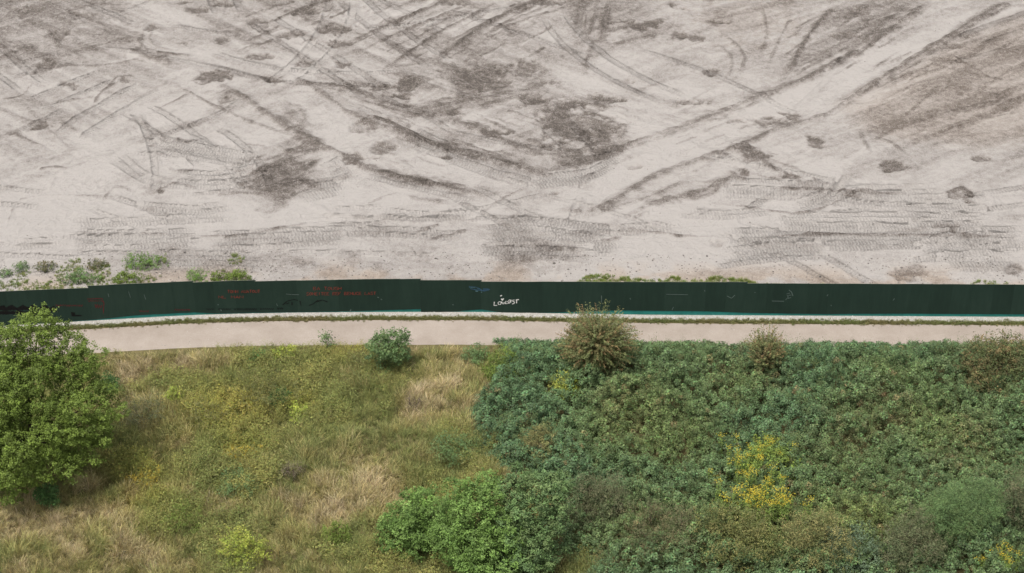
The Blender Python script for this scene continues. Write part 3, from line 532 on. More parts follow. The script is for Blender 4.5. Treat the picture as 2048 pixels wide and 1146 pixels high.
ribbons('scuff_mark', [[(1571, 600), (1577, 594), (1574, 591), (1583, 590)], [(1578, 580), (1583, 584), (1586, 592)], [(1573, 588), (1580, 586)], [(1576, 597), (1582, 595)], [(1654, 592), (1656, 589)], [(1662, 610), (1662.5, 612)], [(1786, 601), (1789, 597)], [(1509, 585), (1511, 585)], [(1203, 591), (1203, 605)], [(1260, 596), (1261, 599)], [(1344, 620), (1347, 614)], [(1409, 580), (1410, 583)], [(1544, 602), (1568, 602.5)]], 1.2, M_pale, 'small pale scuffs on the right half of the hoarding')

# ---------------------------------------------------------------- scatter: prototypes instanced on points (countless things only)
def proto_coll(name, meshes):
    c = bpy.data.collections.new(name)
    for k, m_ in enumerate(meshes): c.objects.link(bpy.data.objects.new('%s_%d' % (name, k), m_))
    return c
def scatter(name, coll, P, rot, scl, tint, idx, label, cat=None):
    n = len(P); me = bpy.data.meshes.new(name); me.vertices.add(n); me.vertices.foreach_set('co', np.asarray(P, np.float32).ravel())
    a = me.attributes.new('rot', 'FLOAT_VECTOR', 'POINT'); a.data.foreach_set('vector', np.asarray(rot, np.float32).ravel())
    a = me.attributes.new('scl', 'FLOAT_VECTOR', 'POINT'); a.data.foreach_set('vector', np.asarray(scl, np.float32).ravel())
    a = me.attributes.new('tint', 'FLOAT_COLOR', 'POINT'); c4 = np.ones((n, 4), np.float32); c4[:, :3] = tint; a.data.foreach_set('color', c4.ravel())
    a = me.attributes.new('pick', 'INT', 'POINT'); a.data.foreach_set('value', np.asarray(idx, np.int32))
    o = link(name, me); tag(o, label, cat, kind='stuff')
    g = bpy.data.node_groups.new(name + '_scatter', 'GeometryNodeTree')
    g.interface.new_socket('Geometry', in_out='INPUT', socket_type='NodeSocketGeometry'); g.interface.new_socket('Geometry', in_out='OUTPUT', socket_type='NodeSocketGeometry')
    gi = g.nodes.new('NodeGroupInput'); go = g.nodes.new('NodeGroupOutput'); ip = g.nodes.new('GeometryNodeInstanceOnPoints'); ci = g.nodes.new('GeometryNodeCollectionInfo')
    ci.inputs['Collection'].default_value = coll; ci.inputs['Separate Children'].default_value = True; ci.inputs['Reset Children'].default_value = True
    def na(nm, t):
        q = g.nodes.new('GeometryNodeInputNamedAttribute'); q.data_type = t; q.inputs['Name'].default_value = nm; return q.outputs['Attribute']
    er = g.nodes.new('FunctionNodeEulerToRotation'); g.links.new(na('rot', 'FLOAT_VECTOR'), er.inputs[0])
    ip.inputs['Pick Instance'].default_value = True
    L = g.links.new; L(gi.outputs[0], ip.inputs['Points']); L(ci.outputs[0], ip.inputs['Instance']); L(na('pick', 'INT'), ip.inputs['Instance Index']); L(er.outputs[0], ip.inputs['Rotation']); L(na('scl', 'FLOAT_VECTOR'), ip.inputs['Scale']); L(ip.outputs[0], go.inputs[0])
    md = o.modifiers.new('scatter', 'NODES'); md.node_group = g
    return o
def leaf_quads(c, nrm, size, aspect, r):
    n = len(c); t = r.normal(size=(n, 3)); a = np.cross(nrm, t); a /= np.linalg.norm(a, axis=1)[:, None] + 1e-9; b = np.cross(nrm, a)
    s = (size * r.uniform(.7, 1.3, n))[:, None]; 
    V = np.stack([c - a * s * .5, c + b * s * aspect * .5 - nrm * s * .12, c + a * s * .5, c - b * s * aspect * .5 - nrm * s * .12], 1).reshape(-1, 3)
    return V, np.arange(4 * n).reshape(n, 4)
def unit(v): return v / (np.linalg.norm(v, axis=-1, keepdims=True) + 1e-9)
def rock_mesh(k):
    r = np.random.default_rng(70 + k)
    V = [(0, 0, 1), (0, 0, -.4)] + [(math.cos(a) * q, math.sin(a) * q, z) for z, q in ((.55, .75), (-.1, 1.0)) for a in np.linspace(0, 2 * math.pi, 7)[:6]]
    V = np.array(V) * r.uniform(.7, 1.15, (14, 1)) * np.array([1, .85, .6]); F = []
    for i in range(6):
        j = (i + 1) % 6; F += [(0, 2 + i, 2 + j), (2 + i, 8 + i, 8 + j), (2 + i, 8 + j, 2 + j), (8 + i, 1, 8 + j)]
    return quad_mesh('stone', V, F, [M_rock])
C_rock = proto_coll('stone_kinds', [rock_mesh(k) for k in range(5)])
def blades(k, n, h, spread, w, lean, weeds=False, col=(1, 1, 1), seg=3):
    r = np.random.default_rng(900 + k); V = []; Q = []; cc = []
    for i in range(n):
        a = r.uniform(0, 6.283); rr = spread * math.sqrt(r.random()); p = np.array([math.cos(a) * rr, math.sin(a) * rr, 0.]); hh = h * r.uniform(.5, 1.15)
        d = np.array([math.cos(a), math.sin(a), 0]) * r.uniform(.05, .6) + np.array([lean, 0, 0]) * r.uniform(.5, 1.3) + r.normal(0, .15, 3) * (1, 1, 0)
        sd_ = unit(np.array([-d[1], d[0], 0.]) + r.normal(0, .5, 3) * (1, 1, 0)); b0 = len(V); c = np.array(col) * r.uniform(.7, 1.3) * np.array([r.uniform(.92, 1.12), 1, r.uniform(.85, 1.1)])
        for q in range(seg + 1):
            t = q / seg; pt = p + d * hh * t ** 1.7 + np.array([0, 0, hh * (t - .25 * t * t * min(1.6, np.linalg.norm(d) * 1.6))]); ww = w * (1 - .75 * t) * .5
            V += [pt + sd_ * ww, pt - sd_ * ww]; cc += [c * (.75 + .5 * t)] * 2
        Q += [(b0 + 2 * q, b0 + 2 * q + 1, b0 + 2 * q + 3, b0 + 2 * q + 2) for q in range(seg)]
    return quad_mesh('grass_tuft', V, Q, [M_grass], cols=np.array(cc))
def weed(k, n, h, spread, leaf, aspect=.5, wide=1.):
    r = np.random.default_rng(1200 + k); ns = 7; c = []; nr = []
    for s in range(ns):
        a = r.uniform(0, 6.283); q = spread * r.uniform(.2, 1); tip = np.array([math.cos(a) * q, math.sin(a) * q, h * r.uniform(.7, 1.1)])
        t = r.random(n // ns) ** .7; c.append(tip * t[:, None] * np.array([1, 1, 1]) + r.normal(0, .06 * wide, (n // ns, 3))); nr.append(unit(r.normal(0, .6, (n // ns, 3)) + (0, 0, .8)))
    c = np.concatenate(c); c[:, 2] = np.abs(c[:, 2]); nr = np.concatenate(nr); V, Q = leaf_quads(c, nr, leaf, aspect, r)
    col = r.uniform(.7, 1.3, (len(c), 1)) * np.array([1, 1, 1]) * (1 + r.normal(0, .06, (len(c), 3)))
    return quad_mesh('leafy_weed', V, Q, [M_leafi], cols=np.repeat(col, 4, 0))
def dome(k, n, rad, hh, leaf, asp):
    r = np.random.default_rng(1500 + k); d = unit(r.normal(size=(n, 3))); d[:, 2] = np.abs(d[:, 2]) * 1.1 - .15
    d = unit(d); nl = 5; lob = unit(r.normal(size=(nl, 3)) + (0, 0, .3)); bmp = 1 + .25 * np.max(d @ lob.T, 1) * r.uniform(.8, 1.1)
    c = d * np.array([rad, rad, hh]) * (bmp * r.uniform(.75, 1.05, n))[:, None]; nr = unit(d * .8 + r.normal(0, .38, (n, 3)) + (0, 0, .5))
    V, Q = leaf_quads(c, nr, leaf, asp, r); col = r.uniform(.65, 1.35, (n, 1)) * (1 + r.normal(0, .07, (n, 3)))
    return quad_mesh('bramble_spray', V, Q, [M_leafi], cols=np.repeat(col, 4, 0))
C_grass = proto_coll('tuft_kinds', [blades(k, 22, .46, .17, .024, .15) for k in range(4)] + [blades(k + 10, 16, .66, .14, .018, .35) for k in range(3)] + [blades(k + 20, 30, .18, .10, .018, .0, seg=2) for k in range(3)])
C_weed = proto_coll('weed_kinds', [weed(k, 70, .55, .35, .085) for k in range(3)] + [weed(k + 5, 90, .8, .30, .06, .35) for k in range(3)] + [weed(k + 9, 60, .22, .30, .07, .6) for k in range(2)])
C_bram = proto_coll('bramble_kinds', [dome(0, 40, .18, .20, .11, .75), dome(1, 34, .22, .18, .14, .8), dome(2, 46, .16, .24, .085, .65), dome(3, 36, .20, .20, .11, .5), dome(5, 26, .12, .26, .10, .7), dome(6, 22, .10, .30, .08, .5)])

# gravel stones
n = 7000; x = rng.uniform(-42, 42, n); t = rng.normal(.22, .13, n); y = yf(x) - np.abs(t) - .005
g = rng.uniform(.6, 1.0, (n, 1)) * np.array([[.64, .62, .58]])
scatter('gravel_stones', C_rock, np.stack([x, y, np.full(n, .0)], 1), rng.uniform(0, 6.28, (n, 3)) * (0, 0, 1), np.repeat(rng.uniform(.018, .05, (n, 1)), 3, 1), g, rng.integers(0, 5, n), 'white gravel stones along the foot of the hoarding')
# stones and clods on the bare ground
n = 9000; x = rng.uniform(-48, 48, n); t = rng.uniform(3.2, 60, n); k = rng.random(n) < .35; t[k] = rng.uniform(3.3, 6.8, k.sum()); left = rng.random(n) < .12; x[left] = rng.uniform(-32, -14, left.sum()); t[left] = rng.uniform(3.5, 8.5, left.sum())
y = yf(x) + t; mo = moist[np.clip(np.searchsorted(xs, x), 0, len(xs) - 1), np.clip(np.searchsorted(ts, t), 0, len(ts) - 1)]
keep = (mo > .28) | (rng.random(n) < .35) | (t < 7); x, y, t = x[keep], y[keep], t[keep]; n = len(x)
sz = .02 + .05 * rng.random(n) ** 4 + (.04 * rng.random(n) ** 2) * (t < 8); br = np.where(rng.random(n) < .08, .5, rng.uniform(.10, .36, n))[:, None]
scatter('stones_and_clods', C_rock, np.stack([x, y, ground_z(x, y)], 1), rng.uniform(0, 6.28, (n, 3)) * (0, 0, 1), np.repeat(sz[:, None], 3, 1), br * np.array([[1, .91, .83]]), rng.integers(0, 5, n), 'stones and clods strewn over the bare ground')
n = 1500; x = rng.uniform(-42, 42, n); t = rng.uniform(1.0, 3.2, n); e = rng.random(n) < .4; t[e] = rng.choice([1.05, 3.15], e.sum()) + rng.normal(0, .12, e.sum()); y = yf(x) - t
scatter('path_stones', C_rock, np.stack([x, y, np.full(n, .015)], 1), rng.uniform(0, 6.28, (n, 3)) * (0, 0, 1), np.repeat(.012 + .03 * rng.random((n, 1)) ** 3, 3, 1), rng.uniform(.2, .6, (n, 1)) * np.array([[1, .92, .84]]), rng.integers(0, 5, n), 'loose stones on the gravel footpath')
# verge grass between gravel and path
n = 7000; x = rng.uniform(-42, 42, n); t = .66 + rng.normal(0, .13, n) + .12 * (fbm(x, x * 0, .7, 705, 3) - .5); y = yf(x) - np.clip(t, .30, 1.12)
nn_ = fbm(x, y, .5, 700, 3)[:, None]; tint = np.array([[.16, .21, .07]]) * (1 - nn_) + np.array([[.25, .21, .10]]) * nn_; tint = tint * rng.uniform(.7, 1.3, (n, 1))
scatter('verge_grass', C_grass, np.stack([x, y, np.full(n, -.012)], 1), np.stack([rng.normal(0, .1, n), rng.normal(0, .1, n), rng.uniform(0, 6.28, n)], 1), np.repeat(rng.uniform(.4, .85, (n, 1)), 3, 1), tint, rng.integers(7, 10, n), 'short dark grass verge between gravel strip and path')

# ---------------------------------------------------------------- meadow and brambles
EDGE = np.array([at(u, v)[:2] for u, v in [(990, 690), (975, 730), (955, 790), (945, 850), (960, 900), (1000, 945), (1030, 960), (1090, 1000), (1130, 1060), (1150, 1146), (1150, 1300)]])
def bramble_side(x, y):                     # metres inside the bramble edge
    o = np.argsort(EDGE[:, 1]); return x - np.interp(y, EDGE[o, 1], EDGE[o, 0]) + (fbm(x, y, .5, 720, 3) - .5) * 2.2
def patch_w(x, y, plist):
    w = np.zeros(len(x)); 
    for u, v, ru, rv in plist:
        c = at(u, v); s = scale_at(c[1]); w = np.maximum(w, np.exp(-(((x - c[0]) / (ru / s)) ** 2 + ((y - c[1]) / (rv / s / .55)) ** 2)))
    return w
TAN = [(890, 770, 70, 60), (840, 830, 70, 50), (720, 950, 90, 50), (110, 1050, 150, 60), (330, 880, 50, 70), (260, 745, 60, 30), (800, 700, 60, 25), (380, 720, 60, 20), (640, 1030, 80, 40), (200, 985, 90, 30), (280, 1120, 90, 30), (800, 900, 80, 30), (560, 1110, 50, 30), (905, 720, 50, 30), (180, 1130, 120, 30), (940, 830, 40, 50), (690, 760, 40, 20)]
GRN = [(600, 760, 130, 60), (480, 850, 90, 50), (660, 850, 90, 50), (520, 960, 80, 40), (900, 900, 70, 40), (400, 940, 60, 40), (480, 1090, 80, 50), (330, 1050, 70, 40), (680, 700, 80, 15), (420, 780, 80, 40), (860, 960, 40, 30), (720, 1090, 60, 40), (760, 830, 40, 30)]
YEL = [(450, 830, 90, 40), (480, 900, 50, 25), (270, 940, 60, 35), (600, 820, 40, 20), (700, 700, 60, 20), (290, 1000, 60, 30)]
n = 62000; x = rng.uniform(-36, 8, n); t = rng.uniform(.02, 1, n) ** .95 * 29; y = yf(x) - PATH1 - t
k = bramble_side(x, y) < .3; x, y, t = x[k], y[k], t[k]; n = len(x)
tn = patch_w(x, y, TAN); gr = patch_w(x, y, GRN); yl = patch_w(x, y, YEL)
q = np.clip(.30 + 1.0 * (fbm(x, y, .22, 740, 4) - .5) + 1.3 * (fbm(x, y, .9, 750, 3) - .5) + .30 * tn - .26 * gr - .2 * yl, 0, 1)[:, None]
q = np.clip(q + rng.normal(0, .22, (n, 1)), 0, 1)
cg = np.array([[.218, .252, .086]]) ; ct = np.array([[.52, .430, .265]]); cm = np.array([[.405, .355, .145]])
tint = np.where(q < .5, cg + (cm - cg) * q * 2, cm + (ct - cm) * (q - .5) * 2) * rng.uniform(.5, 1.35, (n, 1))
tint = tint * (1 + yl[:, None] * np.array([[.12, .10, -.10]]))
th = fbm(x, y, .10, 760, 2) * 14 + rng.normal(0, 1.3, n)
edge_h = .45 + .55 * smooth(.2, 2.0, t); s = rng.uniform(.6, 1.15, n) * edge_h * (.45 + 1.1 * fbm(x, y, .8, 770, 2))
cr_ = (rng.random(n) < .9) & (t < .35); y = np.where(cr_, y + rng.uniform(0, .30, n) * (fbm(x, x * 0, .8, 775, 3) > .48), y)
idx = np.where(t < .7, rng.integers(7, 10, n), np.where(rng.random(n) < .35 + .5 * tn, rng.integers(4, 7, n), rng.integers(0, 4, n))); s = np.where(t < .7, s * 2.2, s)
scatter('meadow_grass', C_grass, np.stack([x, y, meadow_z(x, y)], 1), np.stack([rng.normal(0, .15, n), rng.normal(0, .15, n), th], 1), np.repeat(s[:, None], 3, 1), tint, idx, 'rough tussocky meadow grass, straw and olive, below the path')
n = 23000; x = rng.uniform(-36, 9, n); t = rng.uniform(.25, 29, n); y = yf(x) - PATH1 - t; k = bramble_side(x, y) < 1
w = fbm(x, y, .35, 780, 3) + .35 * patch_w(x, y, GRN) + .2 * patch_w(x, y, YEL) - .4 * patch_w(x, y, TAN); k &= w > .47; x, y, t, w = x[k], y[k], t[k], w[k]; n = len(x)
h = fbm(x, y, .5, 790, 2)[:, None]; yl = patch_w(x, y, YEL)[:, None]
tint = (np.array([[.160, .195, .060]]) * (1 - h) + np.array([[.31, .295, .090]]) * h) * rng.uniform(.7, 1.35, (n, 1)) * (1 + yl * np.array([[.25, .14, -.15]]))
scatter('meadow_weeds', C_weed, np.stack([x, y, meadow_z(x, y)], 1), np.stack([rng.normal(0, .12, n), rng.normal(0, .12, n), rng.uniform(0, 6.28, n)], 1), np.repeat((rng.uniform(.55, 1.2, n) * (.55 + .8 * smooth(.47, .66, w)) * (.5 + .5 * smooth(.2, 2, t)))[:, None], 3, 1), tint, rng.integers(0, 6, n), 'leafy weeds growing through the meadow grass')

def bram_h(x, y):
    return (.75 + 1.1 * fbm(x, y, .22, 810, 3) + 1.5 * (fbm(x, y, .95, 820, 2) - .5)) * smooth(-.2, 1.6, bramble_side(x, y)) * smooth(-.3, 2.6, yf(x) - PATH1 - y)
n = 68000; x = rng.uniform(-4, 40, n); y = rng.uniform(64, 92.6, n); bs = bramble_side(x, y); k = (bs > -.1) & (yf(x) - PATH1 - y > -.35); x, y, bs = x[k], y[k], bs[k]; n = len(x)
OLV = [(1250, 860, 90, 60), (1700, 850, 120, 60), (1650, 930, 120, 50), (1500, 800, 80, 40), (1850, 880, 100, 50), (1350, 900, 80, 40), (1760, 780, 90, 40)]
BRN = [(1690, 900, 60, 30), (1440, 780, 30, 30), (1490, 720, 50, 40), (1780, 860, 60, 40), (1960, 760, 80, 50), (1230, 760, 40, 25), (1250, 840, 60, 30), (1530, 790, 40, 20), (1900, 950, 60, 40), (1930, 900, 50, 40)]
LOW = [(1300, 1080, 170, 60), (1500, 1090, 140, 60), (1680, 1070, 120, 50)]
lv = smooth(.35, .65, fbm(x, y, .8, 830, 3)); ov = np.clip(patch_w(x, y, OLV) * .7 + (fbm(x, y, .12, 840, 3) - .42) * 1.6 + x * .007, 0, 1); bv = patch_w(x, y, BRN); lw = patch_w(x, y, LOW)
tint = np.array([[.116, .188, .086]]) + ov[:, None] * np.array([[.034, .010, -.016]]) + lw[:, None] * np.array([[.045, .02, -.01]])
b3 = (bv * .5 * (rng.random(n) < .5) + (rng.random(n) < .02) * .8)[:, None]; tint = tint * (1 - b3) + np.array([[.21, .16, .075]]) * b3
tint = tint * rng.uniform(.65, 1.4, (n, 1))
lay = rng.random(n); H = bram_h(x, y); H = np.maximum(H, .05); z = meadow_z(x, y) + H * np.where(lay < .45, rng.uniform(.88, 1.15, n), rng.uniform(.15, .72, n))
hole = fbm(x, y, 1.5, 850, 2); k = ~((hole > .60) & (lay < .45)); x, y, z, tint = x[k], y[k], z[k], tint[k]; n = len(x)
scatter('bramble_thicket', C_bram, np.stack([x, y, z], 1), np.stack([rng.normal(0, .35, n), rng.normal(0, .35, n), rng.uniform(0, 6.28, n)], 1), np.repeat(rng.uniform(.5, 1.05, (n, 1)), 3, 1), tint, rng.integers(0, 6, n), 'dense blue-green bramble thicket covering the bank below the path')

n = 2600; x = rng.uniform(-3, 40, n); y = rng.uniform(66, 92.6, n); k = (bramble_side(x, y) > .2) & (yf(x) - PATH1 - y > -.1); x, y = x[k], y[k]; n = len(x)
tint = (np.array([[.110, .18, .075]]) + fbm(x, y, .6, 870, 2)[:, None] * np.array([[.07, .02, .0]])) * rng.uniform(.7, 1.35, (n, 1)); z = meadow_z(x, y) + bram_h(x, y) - .22
scatter('bramble_shoots', C_weed, np.stack([x, y, z], 1), np.stack([rng.normal(0, .3, n), rng.normal(0, .3, n), rng.uniform(0, 6.28, n)], 1), np.repeat(rng.uniform(.55, 1.25, (n, 1)), 3, 1) * np.array([[.8, .8, 1.15]]), tint, rng.integers(0, 6, n), 'leafy shoots and canes sticking up out of the brambles')

# ---------------------------------------------------------------- shrubs and trees as single things
PAL = {'spring': [(.125, .175, .035), (.150, .190, .035), (.105, .150, .035)], 'fresh': [(.112, .160, .028), (.128, .176, .034), (.094, .134, .024)], 'green': [(.090, .150, .034), (.104, .164, .042), (.074, .124, .030)], 'soft': [(.080, .130, .045), (.095, .135, .050), (.065, .105, .040)],
       'olive': [(.120, .125, .038), (.095, .105, .035), (.150, .140, .050)], 'haw': [(.125, .112, .046), (.095, .110, .042), (.155, .110, .050), (.115, .125, .048), (.09, .10, .04)], 'rust': [(.095, .085, .035), (.075, .085, .034), (.060, .080, .030), (.125, .095, .042), (.07, .085, .03)],
       'lime': [(.200, .230, .035), (.160, .200, .035), (.230, .235, .050)], 'grey': [(.100, .112, .052), (.080, .100, .046), (.120, .115, .062)], 'gold': [(.330, .240, .030), (.170, .170, .040), (.250, .190, .030)], 'dead': [(.17, .135, .10), (.13, .105, .075)],
       'brown': [(.105, .105, .05), (.085, .10, .044), (.13, .11, .055)], 'straw': [(.155, .150, .055), (.120, .130, .048), (.180, .160, .062)], 'dark': [(.045, .090, .026), (.055, .105, .030)], 'blue': [(.075, .110, .060), (.090, .125, .075)]}
PAL = {k: [tuple(c * 1.55 * {'straw': .82, 'olive': .85, 'grey': .82, 'brown': .85, 'fresh': .76, 'blue': .9}.get(k, 1) for c in q) for q in v] for k, v in PAL.items()}
def crown_mesh(lobes, ncl, per, cr, leaf, pal, spray=0., asp=.55, droop=0., seed=0, inner=.62, arch=0., sr=.5):
    r = np.random.default_rng(4000 + seed); lobes = np.array(lobes, float); wts = (lobes[:, 3] * lobes[:, 5]); wts /= wts.sum()
    if not arch:
        sub = []
        for c in lobes:
            n = int(np.clip(3.2 * c[3] * c[5] / (sr * sr), 4, 70)); dd = unit(r.normal(size=(n, 3)) + (0, -.2, .3))
            for q in dd:
                k = sr * r.uniform(.6, 1.35); z = c[2] + q[2] * (c[5] - k * .5)
                if z > k * .3: sub.append((c[0] + q[0] * (c[3] - k * .45), c[1] + q[1] * (c[4] - k * .45), z, k, k, k * .85))
        lobes = np.array(sub) if len(sub) > 3 else lobes; wts = lobes[:, 3] * lobes[:, 5]; wts /= wts.sum(); ltone = r.uniform(.8, 1.2, len(lobes))
    li = r.choice(len(lobes), ncl * 2, p=wts); d = unit(r.normal(size=(ncl * 2, 3)) + (0, -.15, .25)); L = lobes[li]
    rad = np.where(r.random(ncl * 2) < .66, r.uniform(.84, 1.08, ncl * 2), r.uniform(inner, .82, ncl * 2))
    P = L[:, :3] + d * L[:, 3:6] * rad[:, None]; ins = np.zeros(len(P), int)
    for c in lobes: ins += (np.sum(((P - c[:3]) / c[3:6]) ** 2, 1) < .5)
    ok = (ins - (rad < .79) < 1) & (P[:, 2] > .05); ok_i = np.nonzero(ok)[0][:ncl]; P, d = P[ok_i], d[ok_i]; m = len(P)
    base = np.array(PAL[pal])[r.integers(0, len(PAL[pal]), m)] * r.uniform(.78, 1.25, (m, 1))
    if not arch: base = base * ltone[li[ok_i]][:, None]
    t = r.random((m, per, 1)); dirs = unit(d + r.normal(0, .35, (m, 3)) + (0, 0, .15 - droop))
    c = P[:, None, :] + dirs[:, None, :] * (t - .35) * spray + r.normal(0, cr, (m, per, 3)) * np.array([1, 1, .75]) * (1 - .55 * t * (spray > 0))
    if arch:
        cen = L[ok_i][:, :3] * np.array([.25, .25, .5]); tt = .25 + .85 * t; end = cen + (P - cen) * r.uniform(.75, 1.3, (m, 1))
        c = cen[:, None, :] * (1 - tt) + end[:, None, :] * tt + np.array([0, 0, 1.]) * (tt * (1.05 - tt)) * arch * np.linalg.norm(P - cen, axis=1)[:, None, None] + r.normal(0, cr, (m, per, 3)) * (1.25 - tt * .8)
    nr = unit(d[:, None, :] * .5 + (0, 0, .55) + r.normal(0, .5, (m, per, 3))); cc = base[:, None, :] * r.uniform(.72, 1.28, (m, per, 1)) * (1 + .10 * t)
    c = c.reshape(-1, 3); c[:, 2] = np.maximum(c[:, 2], .03); V, Q = leaf_quads(c, nr.reshape(-1, 3), leaf, asp, r)
    return quad_mesh('crown', V, Q, [M_leaf], cols=np.repeat(cc.reshape(-1, 3), 4, 0)), P
def stems(root, lobes, name='stem', r0=.05, base=(0, 0, 0), n=None, tips=None):
    mb = MB(); b = np.array(base, float)
    for c in lobes:
        c = np.array(c[:3], float); mid = b * .45 + c * .55 + np.array([0, 0, -.12 * c[2]]); mb.tube([b + (0, 0, -.08), b * .8 + mid * .2 + (0, 0, .05), mid, c], [r0, r0 * .8, r0 * .55, r0 * .25])
    if tips is not None:
        for p in tips:
            c = min(lobes, key=lambda q: np.linalg.norm(np.array(q[:3]) - p)); c = np.array(c[:3], float); mb.tube([c, (c + p) / 2 + (0, 0, .05), p], [r0 * .3, r0 * .2, r0 * .09], 4)
    mb.build(name, M_bark, root)
seedc = [0]
def bush(u0, v0, u1, v1, pal, name, label, cat='bush', cover=1., leaf=.11, spray=.0, cr=.13, per=13, asp=.55, droop=0., nl=5, hmax=9, group=None, part='crown', lobes=None, stemr=.05, twigs=0, hmin=.25, arch=0.):
    seedc[0] += 1; r = np.random.default_rng(2000 + seedc[0]); uc, vm = (u0 + u1) / 2, (v0 + v1) / 2
    y = at(uc, vm)[1]
    for _ in range(4):
        s = scale_at(y); de = math.atan2(CAM_H, y); rx = (u1 - u0) / 2 / s; E = (v1 - v0) / 2 / s; rr = min(rx, E / math.sin(de) * .9)
        hh = math.sqrt(max(E * E - (rr * math.sin(de)) ** 2, (hmin / 2) ** 2)) / math.cos(de); hh = min(hh, hmax / 2); y = at(uc, vm + hh * math.cos(de) * s)[1]
    loc = at(uc, vm + hh * math.cos(de) * s); loc[2] = float(meadow_z(np.array([loc[0]]), np.array([loc[1]]))[0]) if y < yf(loc[0]) else float(ground_z(loc[0], loc[1]))
    o = empty(name, loc, label, cat, group)
    lb = [(0, 0, hh, rx * .72, rr * .72, hh * .8)]
    for k in range(nl):
        a = 6.283 * k / nl + r.uniform(-.4, .4); q = r.uniform(.42, .6); zz = hh * r.uniform(.65, 1.35); lr = r.uniform(.36, .52)
        lb.append((rx * q * math.cos(a), rr * q * math.sin(a), zz, rx * lr, rr * lr, min(hh * lr * 1.25, zz * .95)))
    area = sum(q[3] * q[5] for q in lb) * 9; ncl = int(min(1700, max(14, 1.25 * cover * area / (cr * cr * 5.5))))
    me, P = crown_mesh(lb, ncl, per, cr, leaf, pal, spray, asp, droop, seedc[0], arch=arch, sr=max(.16, min(.42, rx * .26))); link(part, me, o)
    stems(o, lb[:5], 'stem', stemr, tips=[P[i] for i in r.choice(len(P), min(twigs, len(P)), replace=False)] if twigs else None)
    return o
def tree(u, v, lobes_px, pal, name, label, cat='tree', leaf=.125, cr=.12, per=24, ncl=1500, spray=.28, asp=.55, r0=.16, sr=.45):
    seedc[0] += 1; b = at(u, v); b[2] = float(meadow_z(b[0:1], b[1:2])[0]); o = empty(name, b, label, cat); lb = []
    for (lu, lv, lr, dy) in lobes_px:
        p = at_depth(lu, lv, b[1] + dy); rr = lr / scale_at(p[1], p[2]); q = p - b; lb.append((q[0], q[1], max(q[2], rr * .55), rr, rr, rr * .85))
    me, P = crown_mesh(lb, ncl, per, cr, leaf, pal, spray, asp, 0, seedc[0], .5, sr=sr); link('crown', me, o)
    mb = MB(); top = np.array(lb[0][:3]); mb.tube([(0, 0, -.1), (.05, 0, top[2] * .25), top * (.3, .3, .5)], [r0, r0 * .8, r0 * .6], 8); trunk = mb.build('trunk', M_bark, o)
    st = top * (.3, .3, .5)
    for c in lb:
        m2 = MB(); c = np.array(c[:3]); m2.tube([st * .9, (st + c) / 2 + (0, 0, -.15), c], [r0 * .5, r0 * .35, r0 * .15]); m2.build('branch', M_bark, trunk)
    return o
tree(55, 965, [(80, 805, 115, 0), (55, 712, 76, 1.6), (110, 690, 50, 2.2), (165, 732, 46, 1.2), (-20, 740, 95, 1), (165, 830, 72, 0), (40, 880, 95, -1.2), (135, 900, 68, -1), (-60, 850, 120, 0), (15, 945, 52, -2), (75, 655, 36, 2.2), (192, 795, 30, .3), (192, 852, 28, 0), (90, 938, 36, -1.6)], 'fresh', 'leafy_tree', 'big bright green leafy tree overlapping the hoarding at the left end', ncl=4800, leaf=.115, per=27, cr=.115, spray=.28, sr=.66)
tree(930, 1130, [(955, 1050, 66, 0), (925, 1000, 44, .8), (985, 990, 48, 1), (930, 1090, 58, -.8), (985, 1105, 60, -1), (900, 1060, 36, -.3), (960, 1140, 60, -1.5), (1010, 1060, 44, -.4)], 'green', 'leafy_tree', 'bright green round-crowned small tree at the bottom middle, between the other two', ncl=1300)
tree(1075, 1125, [(1065, 1030, 58, 0), (1040, 975, 44, 1), (1095, 980, 42, 1), (1085, 1080, 56, -.6), (1110, 1030, 34, 0), (1050, 1120, 55, -1.2), (1040, 1060, 40, -.8)], 'soft', 'leafy_tree', 'duller green small tree touching the bright round one on its right side', ncl=1050)
tree(820, 1090, [(835, 1035, 56, 0), (800, 1055, 40, .1), (860, 1010, 38, .6), (820, 1085, 42, -.6), (785, 1075, 26, -.2), (870, 1060, 36, -.2), (840, 990, 24, 1)], 'green', 'leafy_tree', 'low green shrubby tree on the meadow side of the bottom clump', ncl=750, r0=.1)
bush(735, 650, 822, 752, 'soft', 'rounded_bush', 'rounded green bush on the path edge, alone at the end of the meadow', leaf=.12, spray=.25, twigs=14)
bush(1115, 612, 1268, 770, 'haw', 'hawthorn_bush', 'tall brownish spiky bush that overlaps the footpath and the hoarding foot', leaf=.10, cr=.06, per=44, asp=.45, nl=7, cover=.36, twigs=70, stemr=.07, arch=.55)
bush(1483, 652, 1572, 770, 'haw', 'sparse_bush', 'thin brown-olive bush with pale top sprigs breaking the bramble skyline', leaf=.09, cr=.06, per=30, cover=.22, twigs=40, arch=.4)
bush(1905, 665, 2075, 800, 'rust', 'rusty_bush', 'rust-tinged dark bush at the right end beside the path', leaf=.11, spray=.5, cr=.12, twigs=40)
bush(1835, 950, 1990, 1115, 'soft', 'feathery_bush', 'rounded mid-green feathery bush standing out of the brambles at lower right', leaf=.085, spray=.7, cr=.10, per=18, asp=.35, cover=.75)
bush(1745, 1025, 1885, 1165, 'grey', 'greyish_bush', 'grey-green twiggy bush left of the feathery green one', leaf=.075, spray=.7, cr=.11, per=18, cover=.8, twigs=60)
bush(1030, 850, 1122, 935, 'straw', 'pale_shrub', 'pale straw-green shrub poking out of the left part of the brambles', leaf=.08, spray=.5, cr=.09, per=16, cover=.55, twigs=30)
